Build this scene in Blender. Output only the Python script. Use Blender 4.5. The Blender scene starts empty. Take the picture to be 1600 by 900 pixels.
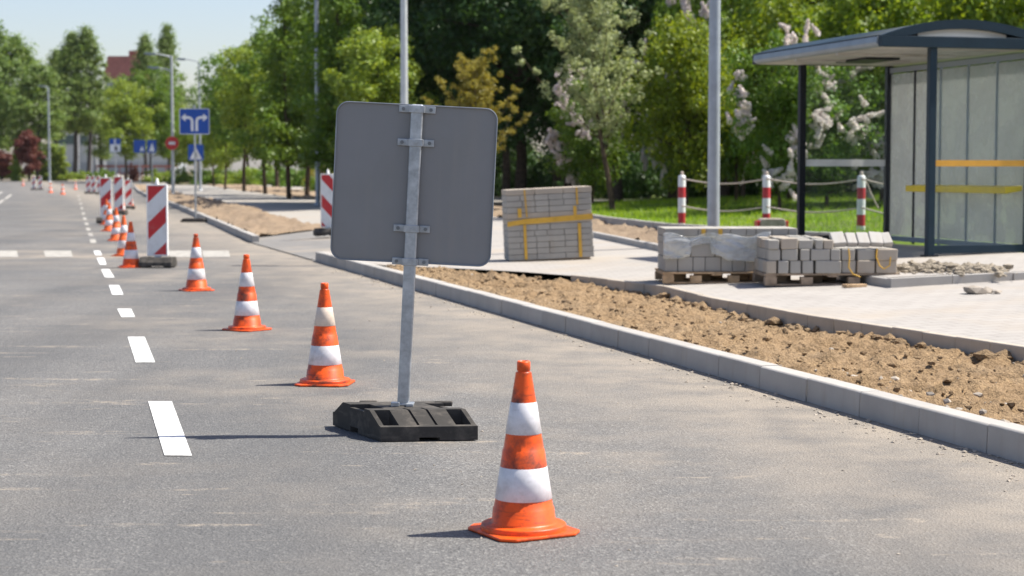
import bpy, bmesh, math, random
import numpy as np
from mathutils import Vector, Matrix
R = math.radians
random.seed(7); rng = np.random.default_rng(11)
sc = bpy.context.scene
COL = sc.collection

# ------------------------------------------------------------------ camera numbers
F = 2800.0; CH = 1.57; PITCH = math.atan(182 / F)

# ------------------------------------------------------------------ ground plan
# t runs along the kerb, d across it (d = 0 at the foot of the kerb face)
KX = 5.46; UT = (-.273, .962); UN = (.962, .273)
def itp(x, pts): return float(np.interp(x, [p[0] for p in pts], [p[1] for p in pts]))
DK = [(0, 0), (41, 0), (50, .45), (68, 1.35), (84, 2.1), (111, 3.1), (142, 4.7), (189, 7.6), (230, 16), (260, 30)]
PLAT = [(20.3, 4.6), (29, 5.16), (36, 6.1), (47, 7.5)]
LAWN = [(20, 8.6), (28, 8.2), (36, 8.0), (47, 9.2), (62, 11.0), (80, 12.0), (240, 12.0)]
def sstep(a, b, x):
    x = min(1, max(0, (x - a) / (b - a))); return x * x * (3 - 2 * x)
def pt(t, dd):
    d = dd + itp(t, DK)
    return (KX + UT[0] * t + UN[0] * d, UT[1] * t + UN[1] * d)
def td(x, y):
    x -= KX
    t = UT[0] * x + UT[1] * y; d = UN[0] * x + UN[1] * y
    return t, d - itp(t, DK)
def far(y): return .9 * sstep(180, 320, y)
def e_td(t, dd, plat=True):
    y = pt(t, dd)[1]
    if dd <= 0: return far(y)
    fade = min(1, max(0, (85 - t) / 35))
    e = .16 + .03 * min(max(dd - 2.4, 0), 6.5) * fade
    if dd > 8.5: e += .04 * min(dd - 8.5, 14) * fade
    if plat and 20.3 < t < 47 and dd > itp(t, PLAT) and dd < itp(t, LAWN): e += .1 if t < 29 else .1 * (47 - t) / 18
    return e + far(y)
def e_xy(x, y): return e_td(*td(x, y))
def gp(px, py):
    """the point of the ground seen at a pixel of the photograph"""
    u = (px - 800) / F; v = (450 - py) / F
    r = (u, math.cos(PITCH) + v * math.sin(PITCH), -math.sin(PITCH) + v * math.cos(PITCH))
    lo, s = 0, 3.0
    while s < 600:
        if CH + r[2] * s < e_xy(r[0] * s, r[1] * s): break
        lo = s; s += .5 + s * .01
    hi = s
    for _ in range(30):
        m = (lo + hi) / 2
        if CH + r[2] * m < e_xy(r[0] * m, r[1] * m): hi = m
        else: lo = m
    x, y = r[0] * hi, r[1] * hi
    return Vector((x, y, e_xy(x, y)))
def atd(px, Y):
    """a ground point at distance Y in the direction of pixel column px"""
    x = (px - 800) / F * Y
    return Vector((x, Y, e_xy(x, Y)))

# ------------------------------------------------------------------ object helpers
def tag(o, label=None, cat=None, group=None, kind=None):
    if label: o['label'] = label
    if cat: o['category'] = cat
    if group: o['group'] = group
    if kind: o['kind'] = kind
    return o
def thing(name, label, cat, loc=(0, 0, 0), rz=0, group=None):
    o = bpy.data.objects.new(name, None); COL.objects.link(o)
    o.empty_display_size = .2
    o.location = loc; o.rotation_euler = (0, 0, rz)
    return tag(o, label, cat, group)
def copy_tree(o, parent=None):
    c = o.copy(); COL.objects.link(c)
    if parent: c.parent = parent
    for ch in list(o.children): copy_tree(ch, c)
    return c
def dup(o, label, loc, rz=0, s=None, group=None):
    c = copy_tree(o); c['label'] = label; c.location = loc; c.rotation_euler = (0, 0, rz)
    if s: c.scale = s if hasattr(s, '__len__') else (s, s, s)
    if group: c['group'] = group
    return c

class MB:
    def __init__(s): s.v = []; s.f = []; s.sm = []
    def add(s, vs, fs, smooth=False):
        b = len(s.v); s.v += [tuple(v) for v in vs]
        for f in fs: s.f.append(tuple(i + b for i in f)); s.sm.append(smooth)
        return s
    def box(s, c, d, m=None):
        x, y, z = d[0] / 2, d[1] / 2, d[2] / 2
        vs = [Vector((a * x, b * y, e * z)) for e in (-1, 1) for a, b in ((-1, -1), (1, -1), (1, 1), (-1, 1))]
        if m is not None: vs = [m @ v for v in vs]
        vs = [v + Vector(c) for v in vs]
        return s.add(vs, [(3, 2, 1, 0), (4, 5, 6, 7), (0, 1, 5, 4), (1, 2, 6, 5), (2, 3, 7, 6), (3, 0, 4, 7)])
    def hexa(s, b, t):
        return s.add(list(b) + list(t), [(3, 2, 1, 0), (4, 5, 6, 7), (0, 1, 5, 4), (1, 2, 6, 5), (2, 3, 7, 6), (3, 0, 4, 7)])
    def prism(s, poly, axis, a, b):
        """poly: 2D outline (ccw) extruded along axis 'x','y','z' from a to b"""
        def P(p, h):
            return {'z': (p[0], p[1], h), 'y': (p[0], h, p[1]), 'x': (h, p[0], p[1])}[axis]
        n = len(poly)
        vs = [P(p, a) for p in poly] + [P(p, b) for p in poly]
        fs = [tuple(range(n - 1, -1, -1)), tuple(range(n, 2 * n))] + [(i, (i + 1) % n, n + (i + 1) % n, n + i) for i in range(n)]
        return s.add(vs, fs)
    def tube(s, pts, rad, n=8, cap=True, smooth=True):
        pts = [Vector(p) for p in pts]
        if not hasattr(rad, '__len__'): rad = [rad] * len(pts)
        vs = []; fs = []; up = None
        for i, p in enumerate(pts):
            d = (pts[min(i + 1, len(pts) - 1)] - pts[max(i - 1, 0)]).normalized()
            if up is None: up = Vector((1, 0, 0)) if abs(d.x) < .8 else Vector((0, 1, 0))
            a = (up - d * up.dot(d)).normalized(); b = d.cross(a); up = a
            for k in range(n):
                w = 2 * math.pi * k / n
                vs.append(p + (a * math.cos(w) + b * math.sin(w)) * rad[i])
        for i in range(len(pts) - 1):
            for k in range(n):
                fs.append((i * n + k, i * n + (k + 1) % n, (i + 1) * n + (k + 1) % n, (i + 1) * n + k))
        s.add(vs, fs, smooth)
        if cap:
            m = len(vs); s.add(vs[:n], [tuple(range(n - 1, -1, -1))]); s.add(vs[m - n:], [tuple(range(n))])
        return s
    def lathe(s, prof, n=32, c=(0, 0, 0), smooth=True, cap=True):
        vs = []; fs = []
        for r, z in prof:
            for k in range(n):
                w = 2 * math.pi * k / n
                vs.append((c[0] + r * math.cos(w), c[1] + r * math.sin(w), c[2] + z))
        for i in range(len(prof) - 1):
            for k in range(n):
                fs.append((i * n + k, i * n + (k + 1) % n, (i + 1) * n + (k + 1) % n, (i + 1) * n + k))
        s.add(vs, fs, smooth)
        if cap:
            s.add(vs[:n], [tuple(range(n - 1, -1, -1))]); s.add(vs[-n:], [tuple(range(n))])
        return s
    def build(s, name, mat, parent=None, loc=(0, 0, 0), rot=(0, 0, 0), bevel=0, seg=2, fix=False):
        me = bpy.data.meshes.new(name); me.from_pydata(s.v, [], s.f)
        me.polygons.foreach_set('use_smooth', s.sm)
        if fix:
            bm = bmesh.new(); bm.from_mesh(me); bmesh.ops.recalc_face_normals(bm, faces=bm.faces); bm.to_mesh(me); bm.free()
        me.materials.append(mat); me.update()
        o = bpy.data.objects.new(name, me); COL.objects.link(o)
        o.location = loc; o.rotation_euler = rot
        if parent: o.parent = parent
        if bevel:
            m = o.modifiers.new('bevel', 'BEVEL'); m.width = bevel; m.segments = seg; m.limit_method = 'ANGLE'; m.angle_limit = R(30)
        return o

def np_mesh(name, V, n, mat, smooth=False):
    """V: (faces*n, 3) array, faces of n corners each not sharing vertices"""
    me = bpy.data.meshes.new(name)
    nv = len(V); nf = nv // n
    me.vertices.add(nv); me.vertices.foreach_set('co', V.astype(np.float32).ravel())
    me.loops.add(nv); me.loops.foreach_set('vertex_index', np.arange(nv, dtype=np.int32))
    me.polygons.add(nf); me.polygons.foreach_set('loop_start', np.arange(0, nv, n, dtype=np.int32))
    me.polygons.foreach_set('loop_total', np.full(nf, n, dtype=np.int32))
    if smooth: me.polygons.foreach_set('use_smooth', np.ones(nf, dtype=bool))
    me.materials.append(mat); me.update(); me.validate()
    return me
def link(name, me, parent=None, loc=(0, 0, 0)):
    o = bpy.data.objects.new(name, me); COL.objects.link(o); o.location = loc
    if parent: o.parent = parent
    return o

# ------------------------------------------------------------------ materials
class NT:
    def __init__(s, name):
        s.m = bpy.data.materials.new(name); s.m.use_nodes = True
        s.t = s.m.node_tree; s.t.nodes.clear()
        s.out = s.n('ShaderNodeOutputMaterial')
    def n(s, ty, **kw):
        nd = s.t.nodes.new(ty)
        for k, v in kw.items(): setattr(nd, k, v)
        return nd
    def l(s, a, b): s.t.links.new(a, b)
    def co(s, kind='Object', scale=None):
        c = s.n('ShaderNodeTexCoord').outputs[kind]
        if scale:
            mp = s.n('ShaderNodeMapping'); mp.inputs['Scale'].default_value = scale; s.l(c, mp.inputs[0]); c = mp.outputs[0]
        return c
    def noise(s, co, scale, detail=4, rough=.55):
        nd = s.n('ShaderNodeTexNoise'); nd.inputs['Scale'].default_value = scale
        nd.inputs['Detail'].default_value = detail; nd.inputs['Roughness'].default_value = rough
        s.l(co, nd.inputs['Vector']); return nd.outputs['Fac']
    def ramp(s, fac, pts):
        nd = s.n('ShaderNodeValToRGB'); r = nd.color_ramp
        while len(r.elements) < len(pts): r.elements.new(.5)
        for e, (p, c) in zip(r.elements, pts):
            e.position = p; e.color = (c, c, c, 1) if not hasattr(c, '__len__') else (*c, 1)
        s.l(fac, nd.inputs[0]); return nd.outputs[0]
    def mix(s, fac, a, b, blend='MIX'):
        nd = s.n('ShaderNodeMix', data_type='RGBA', blend_type=blend)
        for i, v in ((0, fac), (6, a), (7, b)):
            if hasattr(v, 'is_linked'): s.l(v, nd.inputs[i])
            else: nd.inputs[i].default_value = v if i == 0 else (*v, 1)
        return nd.outputs[2]
    def math(s, op, a, b=0.0, c=0.0):
        nd = s.n('ShaderNodeMath', operation=op)
        for i, v in enumerate((a, b, c)):
            if hasattr(v, 'is_linked'): s.l(v, nd.inputs[i])
            else: nd.inputs[i].default_value = v
        return nd.outputs[0]
    def bump(s, h, strength, dist):
        nd = s.n('ShaderNodeBump'); nd.inputs['Strength'].default_value = strength; nd.inputs['Distance'].default_value = dist
        s.l(h, nd.inputs['Height']); return nd.outputs[0]
    def bsdf(s, color, rough=.6, metal=0, spec=.5, normal=None, alpha=None):
        p = s.n('ShaderNodeBsdfPrincipled')
        for k, v in (('Base Color', color), ('Roughness', rough), ('Metallic', metal), ('Specular IOR Level', spec), ('Normal', normal), ('Alpha', alpha)):
            if v is None: continue
            if hasattr(v, 'is_linked'): s.l(v, p.inputs[k])
            elif k == 'Base Color': p.inputs[k].default_value = (*v, 1)
            else: p.inputs[k].default_value = v
        return p
    def done(s, sh):
        s.l(sh.outputs[0] if hasattr(sh, 'outputs') else sh, s.out.inputs[0]); return s.m

def mat(name, c, rough=.6, metal=0, spec=.5, var=.15, scale=4, bump=0, bscale=60, bdist=.004, kind='Object'):
    m = NT(name); co = m.co(kind)
    n = m.noise(co, scale, 5)
    dark = tuple(x * (1 - var) for x in c); light = tuple(min(1, x * (1 + var)) for x in c)
    col = m.ramp(n, [(.3, dark), (.7, light)])
    nm = m.bump(m.noise(co, bscale, 3), bump, bdist) if bump else None
    return m.done(m.bsdf(col, rough, metal, spec, nm))

def kerb_distance(m, co):
    """distance from the kerb line, in metres, from world position (straight stretch)"""
    sep = m.n('ShaderNodeSeparateXYZ'); m.l(co, sep.inputs[0])
    a = m.math('MULTIPLY', m.math('SUBTRACT', sep.outputs[0], KX), .962)
    return m.math('ADD', a, m.math('MULTIPLY', sep.outputs[1], .273))

def m_asphalt():
    m = NT('asphalt'); co = m.co('Object')
    fine = m.noise(co, 95, 2, .6)
    grit = m.n('ShaderNodeTexVoronoi'); grit.inputs['Scale'].default_value = 78; m.l(co, grit.inputs['Vector'])
    gcol = m.n('ShaderNodeSeparateColor'); m.l(grit.outputs['Color'], gcol.inputs[0])
    mid = m.noise(co, 1.1, 5, .6)
    big = m.noise(co, .22, 4)
    col = m.ramp(fine, [(.30, (.068, .067, .068)), (.70, (.190, .187, .185))])
    col = m.mix(m.ramp(gcol.outputs[0], [(.78, 0.0), (.92, .6)]), col, (.34, .33, .31))
    col = m.mix(m.ramp(gcol.outputs[1], [(.80, 0.0), (.91, .65)]), col, (.022, .022, .024))
    col = m.mix(.3, col, m.ramp(mid, [(.3, (.122, .118, .114)), (.72, (.20, .19, .178))]))
    col = m.mix(m.ramp(big, [(.42, 0.0), (.7, .35)]), col, (.085, .084, .085))
    # wheel polished lanes along the road
    d = kerb_distance(m, co)
    lane = m.n('ShaderNodeMapping'); lane.inputs['Rotation'].default_value = (0, 0, R(-15.8)); lane.inputs['Scale'].default_value = (.8, .035, 1)
    m.l(co, lane.inputs[0])
    lw = m.noise(lane.outputs[0], 1.0, 3)
    col = m.mix(m.ramp(lw, [(.40, 0.0), (.62, .5)]), col, (.082, .082, .084))
    # sand: drifts at the kerb foot, thin veils across the bay and streaks
    edge = m.math('SUBTRACT', 1, m.math('DIVIDE', m.math('ABSOLUTE', m.math('SUBTRACT', d, 0)), 2.2))
    edge = m.math('MULTIPLY', m.math('MAXIMUM', edge, 0), 1.0)
    sn = m.noise(co, 1.6, 6, .65)
    edge = m.math('POWER', edge, .75)
    sand = m.math('MULTIPLY', edge, m.ramp(sn, [(.30, .22), (.66, 1.0)]))
    veil = m.math('MULTIPLY', m.ramp(m.noise(co, .3, 4), [(.42, 0.0), (.62, .6)]), m.ramp(sn, [(.38, .15), (.66, 1.0)]))
    veil = m.math('MULTIPLY', veil, m.ramp(m.math('ADD', m.math('MULTIPLY', d, .2), 1.0), [(.05, .3), (.3, 1.0)]))
    stm = m.n('ShaderNodeMapping'); stm.inputs['Rotation'].default_value = (0, 0, R(8)); stm.inputs['Scale'].default_value = (.55, 3.2, 1)
    m.l(co, stm.inputs[0])
    st = m.ramp(m.noise(stm.outputs[0], 1.35, 5, .6), [(.585, 0.0), (.66, .85)])
    st = m.math('MULTIPLY', st, m.ramp(m.noise(co, 9, 4, .7), [(.42, 0.0), (.62, 1.0)]))
    allsand = m.math('MINIMUM', m.math('MAXIMUM', m.math('MAXIMUM', sand, veil), st), .85)
    # drift of sand where works traffic crosses, ahead of the stop line
    sep = m.n('ShaderNodeSeparateXYZ'); m.l(co, sep.inputs[0])
    band = m.math('SUBTRACT', 1, m.math('DIVIDE', m.math('ABSOLUTE', m.math('SUBTRACT', sep.outputs[1], 33.5)), 4.0))
    band = m.math('MULTIPLY', m.math('MAXIMUM', band, 0), m.ramp(m.noise(co, .45, 4), [(.4, 0.0), (.6, .9)]))
    allsand = m.math('MAXIMUM', allsand, band)
    col = m.mix(allsand, col, m.mix(fine, (.22, .185, .148), (.40, .345, .28)))
    h = m.math('ADD', m.math('MULTIPLY', grit.outputs['Distance'], .8), fine)
    return m.done(m.bsdf(col, .86, 0, .3, m.bump(h, .8, .007)))

def m_soil(name, c1, c2, c3):
    m = NT(name); co = m.co('Object')
    a = m.noise(co, 2.2, 8, .68); b = m.noise(co, 18, 5, .65); c = m.noise(co, .5, 3)
    col = m.ramp(a, [(.28, c1), (.5, c2), (.72, c3)])
    col = m.mix(.45, col, m.ramp(b, [(.3, c1), (.7, c3)]))
    col = m.mix(m.ramp(c, [(.45, 0.0), (.65, .5)]), col, (.38, .30, .21))
    col = m.mix(m.ramp(m.noise(co, 1.15, 5, .6), [(.5, 0.0), (.64, .6)]), col, tuple(x * .5 for x in c2))
    f = m.noise(co, 55, 4, .7); col = m.mix(.45, col, m.ramp(f, [(.32, c1), (.66, c3)]))
    return m.done(m.bsdf(col, .95, 0, .15, m.bump(m.math('ADD', m.math('ADD', a, m.math('MULTIPLY', b, .6)), m.math('MULTIPLY', f, .35)), 1.0, .07)))

def m_paving(name, c, bw, bh, rot=15.85, joint=.012):
    m = NT(name); co = m.co('Object')
    mp = m.n('ShaderNodeMapping'); mp.inputs['Rotation'].default_value = (0, 0, R(-rot)); m.l(co, mp.inputs[0])
    br = m.n('ShaderNodeTexBrick'); m.l(mp.outputs[0], br.inputs['Vector'])
    br.inputs['Scale'].default_value = 1; br.inputs['Brick Width'].default_value = bw; br.inputs['Row Height'].default_value = bh
    br.inputs['Mortar Size'].default_value = joint; br.inputs['Color1'].default_value = (*[x * .93 for x in c], 1)
    br.inputs['Color2'].default_value = (*[min(1, x * 1.06) for x in c], 1); br.inputs['Mortar'].default_value = (*[x * .62 for x in c], 1)
    n = m.noise(co, 1.3, 6, .65); f = m.noise(co, 60, 3)
    col = m.mix(.5, br.outputs[0], m.ramp(n, [(.3, tuple(x * .8 for x in c)), (.7, tuple(min(1, x * 1.1) for x in c))]))
    col = m.mix(m.ramp(m.noise(co, .5, 5), [(.5, 0.0), (.7, .6)]), col, (.36, .30, .235))
    return m.done(m.bsdf(col, .9, 0, .25, m.bump(f, .3, .003)))

def m_concrete(name, c, joints=False):
    m = NT(name); co = m.co('Object')
    n = m.noise(co, 2.5, 6, .62); f = m.noise(co, 70, 3); s = m.noise(m.co('Object', (3, 3, .6)), 3, 4)
    gi = m.n('ShaderNodeNewGeometry').outputs['Random Per Island']
    col = m.ramp(n, [(.3, tuple(x * .82 for x in c)), (.72, tuple(x * 1.1 for x in c))])
    col = m.mix(.35, col, m.ramp(gi, [(0, tuple(x * .78 for x in c)), (1, tuple(x * 1.14 for x in c))]))
    col = m.mix(m.ramp(s, [(.55, 0.0), (.75, .35)]), col, (.30, .25, .19))
    return m.done(m.bsdf(col, .88, 0, .25, m.bump(f, .35, .003)))

def m_leaf(name, c1, c2, trans=.4, tc=None):
    m = NT(name)
    r = m.n('ShaderNodeNewGeometry').outputs['Random Per Island']
    oi = m.n('ShaderNodeObjectInfo').outputs['Random']
    n = m.noise(m.co('Object'), .55, 2)
    col = m.ramp(r, [(0, c1), (1, c2)])
    hs = m.n('ShaderNodeHueSaturation'); m.l(col, hs.inputs['Color'])
    m.l(m.math('ADD', .485, m.math('MULTIPLY', m.math('ADD', m.math('MULTIPLY', oi, .5), m.math('MULTIPLY', n, .5)), .03)), hs.inputs['Hue'])
    m.l(m.math('ADD', .75, m.math('MULTIPLY', n, .5)), hs.inputs['Value'])
    col = hs.outputs[0]
    p = m.bsdf(col, .5, 0, .35)
    tr = m.n('ShaderNodeBsdfTranslucent'); tcol = m.mix(1.0, col, tc or (1.5, 1.35, .55), 'MULTIPLY'); m.l(tcol, tr.inputs[0])
    mx = m.n('ShaderNodeMixShader'); mx.inputs[0].default_value = trans
    m.l(p.outputs[0], mx.inputs[1]); m.l(tr.outputs[0], mx.inputs[2])
    return m.done(mx)

def m_glass(name, alpha, c=(.6, .64, .63), rough=.04, dirt=.25, glow=0):
    m = NT(name); co = m.co('Object')
    n = m.noise(co, 2.5, 5, .6)
    tr = m.n('ShaderNodeBsdfTransparent'); tr.inputs[0].default_value = (.93, .96, .95, 1)
    p = m.bsdf(c, rough, 0, .5)
    if glow:
        tl = m.n('ShaderNodeBsdfTranslucent'); tl.inputs[0].default_value = (*c, 1); mg = m.n('ShaderNodeMixShader'); mg.inputs[0].default_value = glow
        m.l(p.outputs[0], mg.inputs[1]); m.l(tl.outputs[0], mg.inputs[2]); p = mg
    fr = m.n('ShaderNodeFresnel'); fr.inputs[0].default_value = 1.45
    fac = m.math('MINIMUM', m.math('ADD', m.math('ADD', alpha, m.math('MULTIPLY', m.math('SUBTRACT', n, .5), dirt)), m.math('MULTIPLY', fr.outputs[0], .6)), 1)
    fac = m.math('MAXIMUM', fac, .02)
    mx = m.n('ShaderNodeMixShader'); m.l(fac, mx.inputs[0]); m.l(tr.outputs[0], mx.inputs[1]); m.l(p.outputs[0], mx.inputs[2])
    return m.done(mx)

def m_dirty(name, c, dirt=(.05, .035, .025), rough=.5, amount=.6, z0=None, spec=.4):
    """coloured plastic with scuffs and grime"""
    m = NT(name); co = m.co('Object')
    r = m.n('ShaderNodeObjectInfo').outputs['Random']
    off = m.n('ShaderNodeVectorMath', operation='ADD'); m.l(co, off.inputs[0])
    cb = m.n('ShaderNodeCombineXYZ'); m.l(m.math('MULTIPLY', r, 40), cb.inputs[0]); m.l(cb.outputs[0], off.inputs[1])
    v = off.outputs[0]
    a = m.noise(v, 5.5, 8, .72); b = m.noise(v, 26, 4, .65)
    mp = m.n('ShaderNodeMapping'); mp.inputs['Scale'].default_value = (4, 4, 30); m.l(v, mp.inputs[0])
    sc_ = m.noise(mp.outputs[0], 1.0, 4, .6)
    col = m.ramp(b, [(.25, tuple(x * .86 for x in c)), (.75, tuple(min(1, x * 1.08) for x in c))])
    col = m.mix(m.ramp(a, [(.47, 0.0), (.66, amount)]), col, dirt)
    col = m.mix(m.ramp(sc_, [(.58, 0.0), (.70, amount * .6)]), col, dirt)
    return m.done(m.bsdf(col, rough, 0, spec, m.bump(a, .1, .004)))

def m_stripes(name, slope, period, frac, off, red=(.52, .025, .03), white=(.72, .72, .72)):
    """red and white bars on a board: object x/z coordinates"""
    m = NT(name); co = m.co('Object')
    sep = m.n('ShaderNodeSeparateXYZ'); m.l(co, sep.inputs[0])
    v = m.math('SUBTRACT', sep.outputs[2], m.math('MULTIPLY', sep.outputs[0], slope))
    f = m.math('FRACT', m.math('DIVIDE', m.math('ADD', v, off + 20 * period), period))
    mk = m.math('LESS_THAN', f, frac)
    n = m.noise(co, 9, 5, .65)
    col = m.mix(mk, white, red)
    col = m.mix(m.ramp(n, [(.5, 0.0), (.75, .3)]), col, (.3, .26, .22))
    return m.done(m.bsdf(col, .45, 0, .4))

def m_panel(name, c):
    m = NT(name); co = m.co('Object')
    st = m.noise(m.co('Object', (14, 14, .9)), 1.0, 5, .6); n = m.noise(co, 3, 5, .6); f = m.noise(co, 60, 3, .6)
    col = m.ramp(n, [(.3, tuple(x * .93 for x in c)), (.7, tuple(x * 1.05 for x in c))])
    col = m.mix(m.ramp(st, [(.52, 0.0), (.72, .22)]), col, (.30, .28, .25))
    col = m.mix(m.ramp(f, [(.68, 0.0), (.78, .3)]), col, (.33, .32, .30))
    return m.done(m.bsdf(col, m.ramp(n, [(.3, .36), (.7, .55)]), .35, .4, m.bump(m.noise(co, 1.6, 2), .06, .03)))
M = {}
M['asphalt'] = m_asphalt()
M['soil'] = m_soil('sandy soil', (.08, .050, .028), (.37, .240, .128), (.51, .360, .212))
M['soil2'] = m_soil('dry soil', (.13, .09, .06), (.33, .24, .16), (.45, .34, .24))
M['ground'] = m_soil('rough ground', (.07, .08, .03), (.17, .15, .08), (.30, .25, .16))
M['sand'] = m_soil('pale sand', (.28, .23, .17), (.40, .34, .26), (.48, .42, .34))
M['clod'] = m_soil('soil clods', (.12, .078, .045), (.34, .225, .125), (.47, .335, .20))
M['stone'] = mat('pale stone', (.33, .285, .235), .9, var=.35, scale=8, bump=.4)
M['paving'] = m_paving('pale paving', (.35, .325, .30), .30, .20)
M['paving2'] = m_paving('pale far paving', (.34, .315, .285), 1.0, .5)
M['drive'] = m_paving('driveway', (.20, .19, .18), 1.4, 1.4)
M['kerb'] = m_concrete('kerb concrete', (.385, .365, .34))
M['block'] = m_concrete('block concrete', (.375, .355, .32))
M['block_warm'] = m_concrete('block concrete warm', (.42, .365, .30))
M['block_pale'] = m_concrete('pale block concrete', (.42, .40, .375))
M['paint'] = m_dirty('road paint', (.74, .735, .72), (.20, .19, .18), .7, .6, spec=.25)
M['paint_worn'] = m_dirty('worn road paint', (.40, .38, .345), (.19, .175, .158), .8, .95, spec=.2)
M['orange'] = m_dirty('orange plastic', (.86, .10, .008), (.075, .03, .02), .42, .95)
M['orange_far'] = m_dirty('faded orange plastic', (.80, .14, .03), (.3, .08, .03), .5, .3)
M['band'] = m_dirty('reflective band', (.74, .72, .74), (.33, .29, .26), .4, .5)
M['band_dull'] = m_dirty('dusty reflective band', (.72, .60, .50), (.4, .3, .22), .5, .4)
M['rubber'] = m_dirty('recycled rubber', (.052, .048, .044), (.16, .14, .12), .85, .6, spec=.2)
M['grey_panel'] = m_panel('sign back', (.24, .238, .24))
M['galv'] = mat('galvanised steel', (.42, .44, .46), .45, .75, .5, var=.22, scale=22, bump=.1, bscale=50)
M['bolt'] = mat('bolt steel', (.20, .21, .22), .5, .8, .5)
M['pole'] = mat('lamp pole steel', (.36, .39, .43), .5, .35, .5, var=.12, scale=5)
M['pole_pale'] = mat('pale pole', (.52, .54, .55), .5, .3, .5, var=.1, scale=5)
M['bark'] = mat('bark', (.085, .062, .045), .95, 0, .1, var=.4, scale=9, bump=.6, bscale=18, bdist=.02)
M['bark_pale'] = mat('young bark', (.18, .135, .10), .9, 0, .1, var=.35, scale=12, bump=.3, bscale=25)
M['bark_dark'] = mat('poplar bark', (.055, .05, .05), .95, 0, .1, var=.3, scale=3)
M['wood'] = mat('pallet wood', (.45, .31, .185), .85, 0, .2, var=.35, scale=9, bump=.3, bscale=40)
M['wood_grey'] = mat('weathered wood', (.31, .235, .17), .9, 0, .2, var=.35, scale=9, bump=.3, bscale=40)
M['strap'] = mat('yellow strap', (.62, .36, .045), .5, 0, .4, var=.15, scale=9)
M['navy'] = mat('navy paint', (.013, .030, .046), .5, 0, .25, var=.12, scale=3)
M['black_paint'] = mat('black paint', (.010, .012, .018), .5, 0, .25, var=.15, scale=3)
M['alu'] = mat('aluminium trim', (.22, .26, .30), .45, .4, .4, var=.12, scale=3)
M['soffit'] = mat('soffit sheet', (.50, .47, .44), .6, 0, .3, var=.22, scale=2.5)
M['opal'] = mat('opal sheet', (.70, .70, .68), .4, 0, .4, var=.08, scale=2)
M['yellow'] = mat('yellow paint', (.97, .64, .008), .4, 0, .4, var=.08, scale=4)
M['amber'] = mat('amber decal', (.72, .36, .05), .45, 0, .4, var=.08, scale=4)
M['white'] = mat('white paint', (.80, .79, .77), .5, 0, .4, var=.1, scale=6)
M['rope'] = mat('pale rope', (.50, .42, .36), .9, 0, .1, var=.2, scale=40)
M['blue'] = mat('sign blue', (.012, .075, .36), .4, 0, .4, var=.06, scale=3)
M['sign_white'] = mat('sign white', (.75, .76, .77), .4, 0, .4, var=.06, scale=3)
M['red'] = mat('sign red', (.50, .03, .03), .4, 0, .4, var=.08, scale=3)
M['glass_clear'] = m_glass('shelter glass', .02, (.45, .48, .46), .05, .10)
M['glass_frost'] = m_glass('dusty shelter glass', .38, (.56, .55, .53), .2, 1.0, .16)
M['film'] = m_glass('clear wrapping film', .26, (.90, .90, .90), .16, 1.1)
M['wall'] = mat('pale render', (.42, .45, .48), .85, var=.06, scale=.4)
M['wall2'] = mat('grey cladding', (.30, .33, .37), .8, var=.08, scale=.4)
M['window'] = mat('far window', (.03, .07, .075), .2, 0, .6, var=.3, scale=.6)
M['roof_red'] = mat('red roof tiles', (.26, .10, .085), .85, var=.2, scale=1.2)
M['fence_red'] = mat('red fence', (.26, .085, .07), .7, var=.2, scale=2)
M['board'] = m_stripes('warning board', .95, .60, .46, .0)
M['board_back'] = m_stripes('warning board mirrored', -.95, .60, .46, .1)
M['post_rw'] = m_stripes('red white post', 0, .5, .42, -.16, red=(.42, .02, .025))
G1 = ((.035, .075, .012), (.085, .15, .022))
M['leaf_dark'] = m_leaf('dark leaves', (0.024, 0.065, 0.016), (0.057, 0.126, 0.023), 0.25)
M['leaf_mid'] = m_leaf('mid leaves', (0.073, 0.149, 0.018), (0.155, 0.249, 0.029), 0.34)
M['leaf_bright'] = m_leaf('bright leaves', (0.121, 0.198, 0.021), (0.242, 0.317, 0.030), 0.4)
M['leaf_silver'] = m_leaf('silvery leaves', (0.232, 0.291, 0.139), (0.463, 0.508, 0.268), .35, (1.2, 1.2, .8))
M['leaf_ochre'] = m_leaf('ochre leaves', (0.212, 0.204, 0.045), (0.380, 0.374, 0.075), .45, (1.3, 1.05, .5))
M['leaf_olive'] = m_leaf('olive leaves', (0.134, 0.213, 0.033), (0.300, 0.389, 0.053), 0.36)
M['leaf_poplar'] = m_leaf('poplar leaves', (0.102, 0.174, 0.047), (0.230, 0.304, 0.081), .35, (1.3, 1.3, .7))
M['leaf_purple'] = m_leaf('purple leaves', (0.102, 0.035, 0.029), (0.221, 0.080, 0.056), .3, (1.2, .9, .8))
M['blossom'] = m_leaf('blossom', (.74, .66, .64), (.90, .85, .82), .35, (1.0, .95, .95))
M['grass'] = m_leaf('grass blades', (0.150, 0.270, 0.018), (0.330, 0.480, 0.038), .4)
M['lawn'] = m_soil('lawn', (.045, .085, .012), (.10, .165, .018), (.17, .24, .03))

# ------------------------------------------------------------------ setting: surfaces
def strip(name, ts, dlo, dhi, nd, zf, m, kind='structure', parent=None, smooth=True):
    vs = []; fs = []; n = nd + 1
    for t in ts:
        a, b = dlo(t), dhi(t)
        for j in range(n):
            dd = a + (b - a) * j / nd
            x, y = pt(t, dd); vs.append((x, y, zf(t, dd, x, y)))
    for i in range(len(ts) - 1):
        for j in range(nd):
            k = i * n + j; fs.append((k, k + 1, k + n + 1, k + n))
    mb = MB(); mb.add(vs, fs, smooth); o = mb.build(name, m, parent)
    if kind: o['kind'] = kind
    return o
def ar(a, b, n): return [a + (b - a) * i / n for i in range(n + 1)]

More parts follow.
